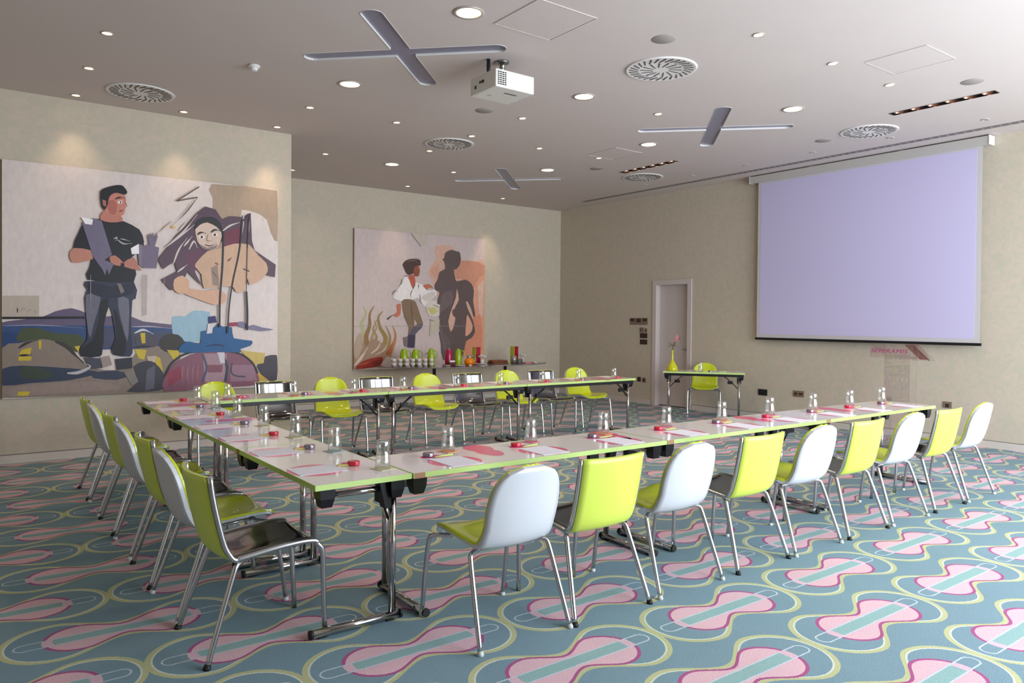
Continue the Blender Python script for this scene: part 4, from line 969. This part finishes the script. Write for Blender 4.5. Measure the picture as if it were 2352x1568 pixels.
B().box(-.07, .07, -.03, .03, 0, .06, .004).obj('box', mat('maroon_card', (90, 30, 36), .5), t); B().box(-.05, .05, -.018, .018, .06, .09, .002).obj('packets', 'paper', t)
def plate_o(name, label, x, y, r, m_, z=BZ): return tag(B().lathe([(0, 0), (r*.6, 0), (r, .014), (r*.98, .017), (r*.6, .005), (0, .005)], 28).obj(name, m_, None, (x, y, z)), label, 'plate')
plate_o('plate', 'flat white plate before the dark red box', 6.86, 10.72, .10, 'cup')
plate_o('plate', 'pale saucer between cups and dark red box', 6.66, 10.82, .06, 'cup')
plate_o('plate', 'glass dish on the buffet right of the orange jug', 7.42, 10.98, .13, 'cup')
def menu(label, x, y, rz):
    t = thing('menu_card', label, 'card', (x, y, BZ), rz, 'lime and red folded cards on the buffet')
    B().extr([(-.075, .03, 0), (-.072, .03, 0), (-.002, -.03, 0), (-.005, -.03, 0)], (0, 0, .30)).obj('lime_half', mat('lime_card', (176, 190, 50), .5), t)
    B().extr([(.002, -.03, .0), (.005, -.03, .0), (.075, .03, 0), (.072, .03, 0)], (0, 0, .30)).obj('red_half', mat('crimson_card', (160, 10, 36), .5), t)
    return t
menu('lime and dark red folded card in the middle of the buffet', 7.46, 11.14, -.75)
menu('lime and dark red folded card at the right of the buffet', 8.36, 11.20, -.6)
def orchid(label, x, y):
    t = thing('flower_cup', label, 'flowers', (x, y, BZ), 0, 'white flowers in cups on the buffet')
    B().lathe([(0, 0), (.03, 0), (.036, .09), (.032, .09), (.026, .01), (0, .01)], 16).obj('cup', 'cup', t)
    for k in range(5):
        a = k*2*PI/5; B().lathe([(0, -.012), (.03, -.006), (.036, .006), (.02, .016), (0, .018)], 10, (.045*math.cos(a), .045*math.sin(a), .135+.015*(k % 2))).tube([(0, 0, .05), (.03*math.cos(a), .03*math.sin(a), .13)], .003, 5).obj('blossom', 'flower', t)
orchid('white blossoms in a small cup before the middle folded card', 7.50, 11.0)
orchid('white blossoms in a small cup before the right folded card', 8.44, 11.05)
t = thing('fruit_basket', 'low dark tray of brown pastries in the middle of the right buffet', 'tray', (7.90, 11.08, BZ))
B().box(-.17, .17, -.10, .10, 0, .02, .004).obj('tray', 'wood', t)
for k in range(12): B().lathe([(0, 0), (.034, .008), (.038, .024), (.024, .042), (0, .046)], 10, (-.14+.056*(k % 6), -.05+.1*(k//6), .018)).obj('pastry', 'wood', t)
t = thing('metal_beaker', 'brushed metal beaker on the right buffet', 'beaker', (8.10, 10.86, BZ)); B().lathe([(0, 0), (.040, 0), (.056, .145), (.053, .145), (.037, .008), (0, .008)], 24).obj('beaker', 'metalc', t)
for k in range(6): tag(B().lathe([(0, 0), (.05, 0), (.085, .009), (.083, .012), (.05, .004), (0, .004)], 24).obj('saucer', 'metalc', None, (8.30, 10.98, BZ+k*.0125)), 'grey saucer stacked beside the metal beaker, %s from bottom' % ORD[k], 'saucer', 'stack of saucers on the buffet')
tag(B().box(-.10, .10, -.05, .05, 0, .012, .003).obj('napkin_pile', 'rose', None, (8.46, 10.90, BZ)), 'pink folded napkins before the right folded card', 'napkins')
for n, (x, y) in enumerate([(6.98, 10.60), (8.52, 10.76)]): tag(B().lathe([(0, 0), (.02, 0), (.03, .012), (.02, .026), (0, .03)], 14).obj('tea_light', 'cup', None, (x, y, BZ)), 'small white tea light at the front rim of the %s buffet table' % ('left', 'right')[n], 'candle', 'tea lights on the buffet')

# ------------------------------------------------------------------ light
def area(name, loc, rot, sx, sy, e, col):
    l = bpy.data.lights.new(name, 'AREA'); l.shape = 'RECTANGLE'; l.size = sx; l.size_y = sy; l.energy = e; l.color = col
    o = bpy.data.objects.new(name, l); COL.objects.link(o); o.location = loc; o.rotation_euler = rot; return o
for i, (a, c) in enumerate(WINS):
    area('daylight_window', ((a+c)/2, WF-.3, (wz0+wz1)/2), (PI/2, 0, 0), c-a+.3, wz1-wz0+.3, WIN_E[i] if 'WIN_E' in globals() else 300, (.86, .93, 1.0))
def spot(loc, e, ang, bl, col, tgt=None, r=.04):
    l = bpy.data.lights.new('spot', 'SPOT'); l.energy = e; l.spot_size = ang; l.spot_blend = bl; l.color = col; l.shadow_soft_size = r
    o = bpy.data.objects.new('lamp_beam', l); COL.objects.link(o); o.location = loc
    if tgt:
        o.rotation_euler = (Vector(tgt)-Vector(loc)).to_track_quat('-Z', 'Y').to_euler()
W_ = (1.0, .74, .50)
for x, y in big: spot((x, y, H-.02), 52, 2.2, .7, W_, None, .08)
for x, y in small: spot((x, y, H-.02), 15, 1.3, .8, W_)
for x, y, tx, ty, e in ((3.07, 8.9, 2.95, WL, 16), (2.02, 8.9, 1.95, WL, 6), (.98, 8.94, .9, WL, 4), (6.2, 11.41, 6.2, WB, 9), (8.21, 11.4, 8.25, WB, 26), (4.14, 11.31, 4.9, WB, 8)):
    spot((x, y, H-.03), e, .75, .9, W_, (tx, ty, 2.5))
w = bpy.data.worlds.new('World'); sc.world = w; w.use_nodes = True
w.node_tree.nodes['Background'].inputs[0].default_value = (.55, .65, .8, 1); w.node_tree.nodes['Background'].inputs[1].default_value = 1.2
sc.view_settings.view_transform = 'Standard'; sc.view_settings.look = 'None'; sc.view_settings.gamma = 1; sc.view_settings.exposure = 0.05
sc.view_settings.use_curve_mapping = False
sc.cycles.max_bounces = 7; sc.cycles.diffuse_bounces = 4; sc.cycles.glossy_bounces = 4; sc.cycles.transparent_max_bounces = 12
sc.cycles.use_adaptive_sampling = True; sc.cycles.adaptive_threshold = 0.035
sc.cycles.caustics_reflective = False; sc.cycles.caustics_refractive = False; sc.cycles.sample_clamp_indirect = 4
bpy.context.view_layer.update()
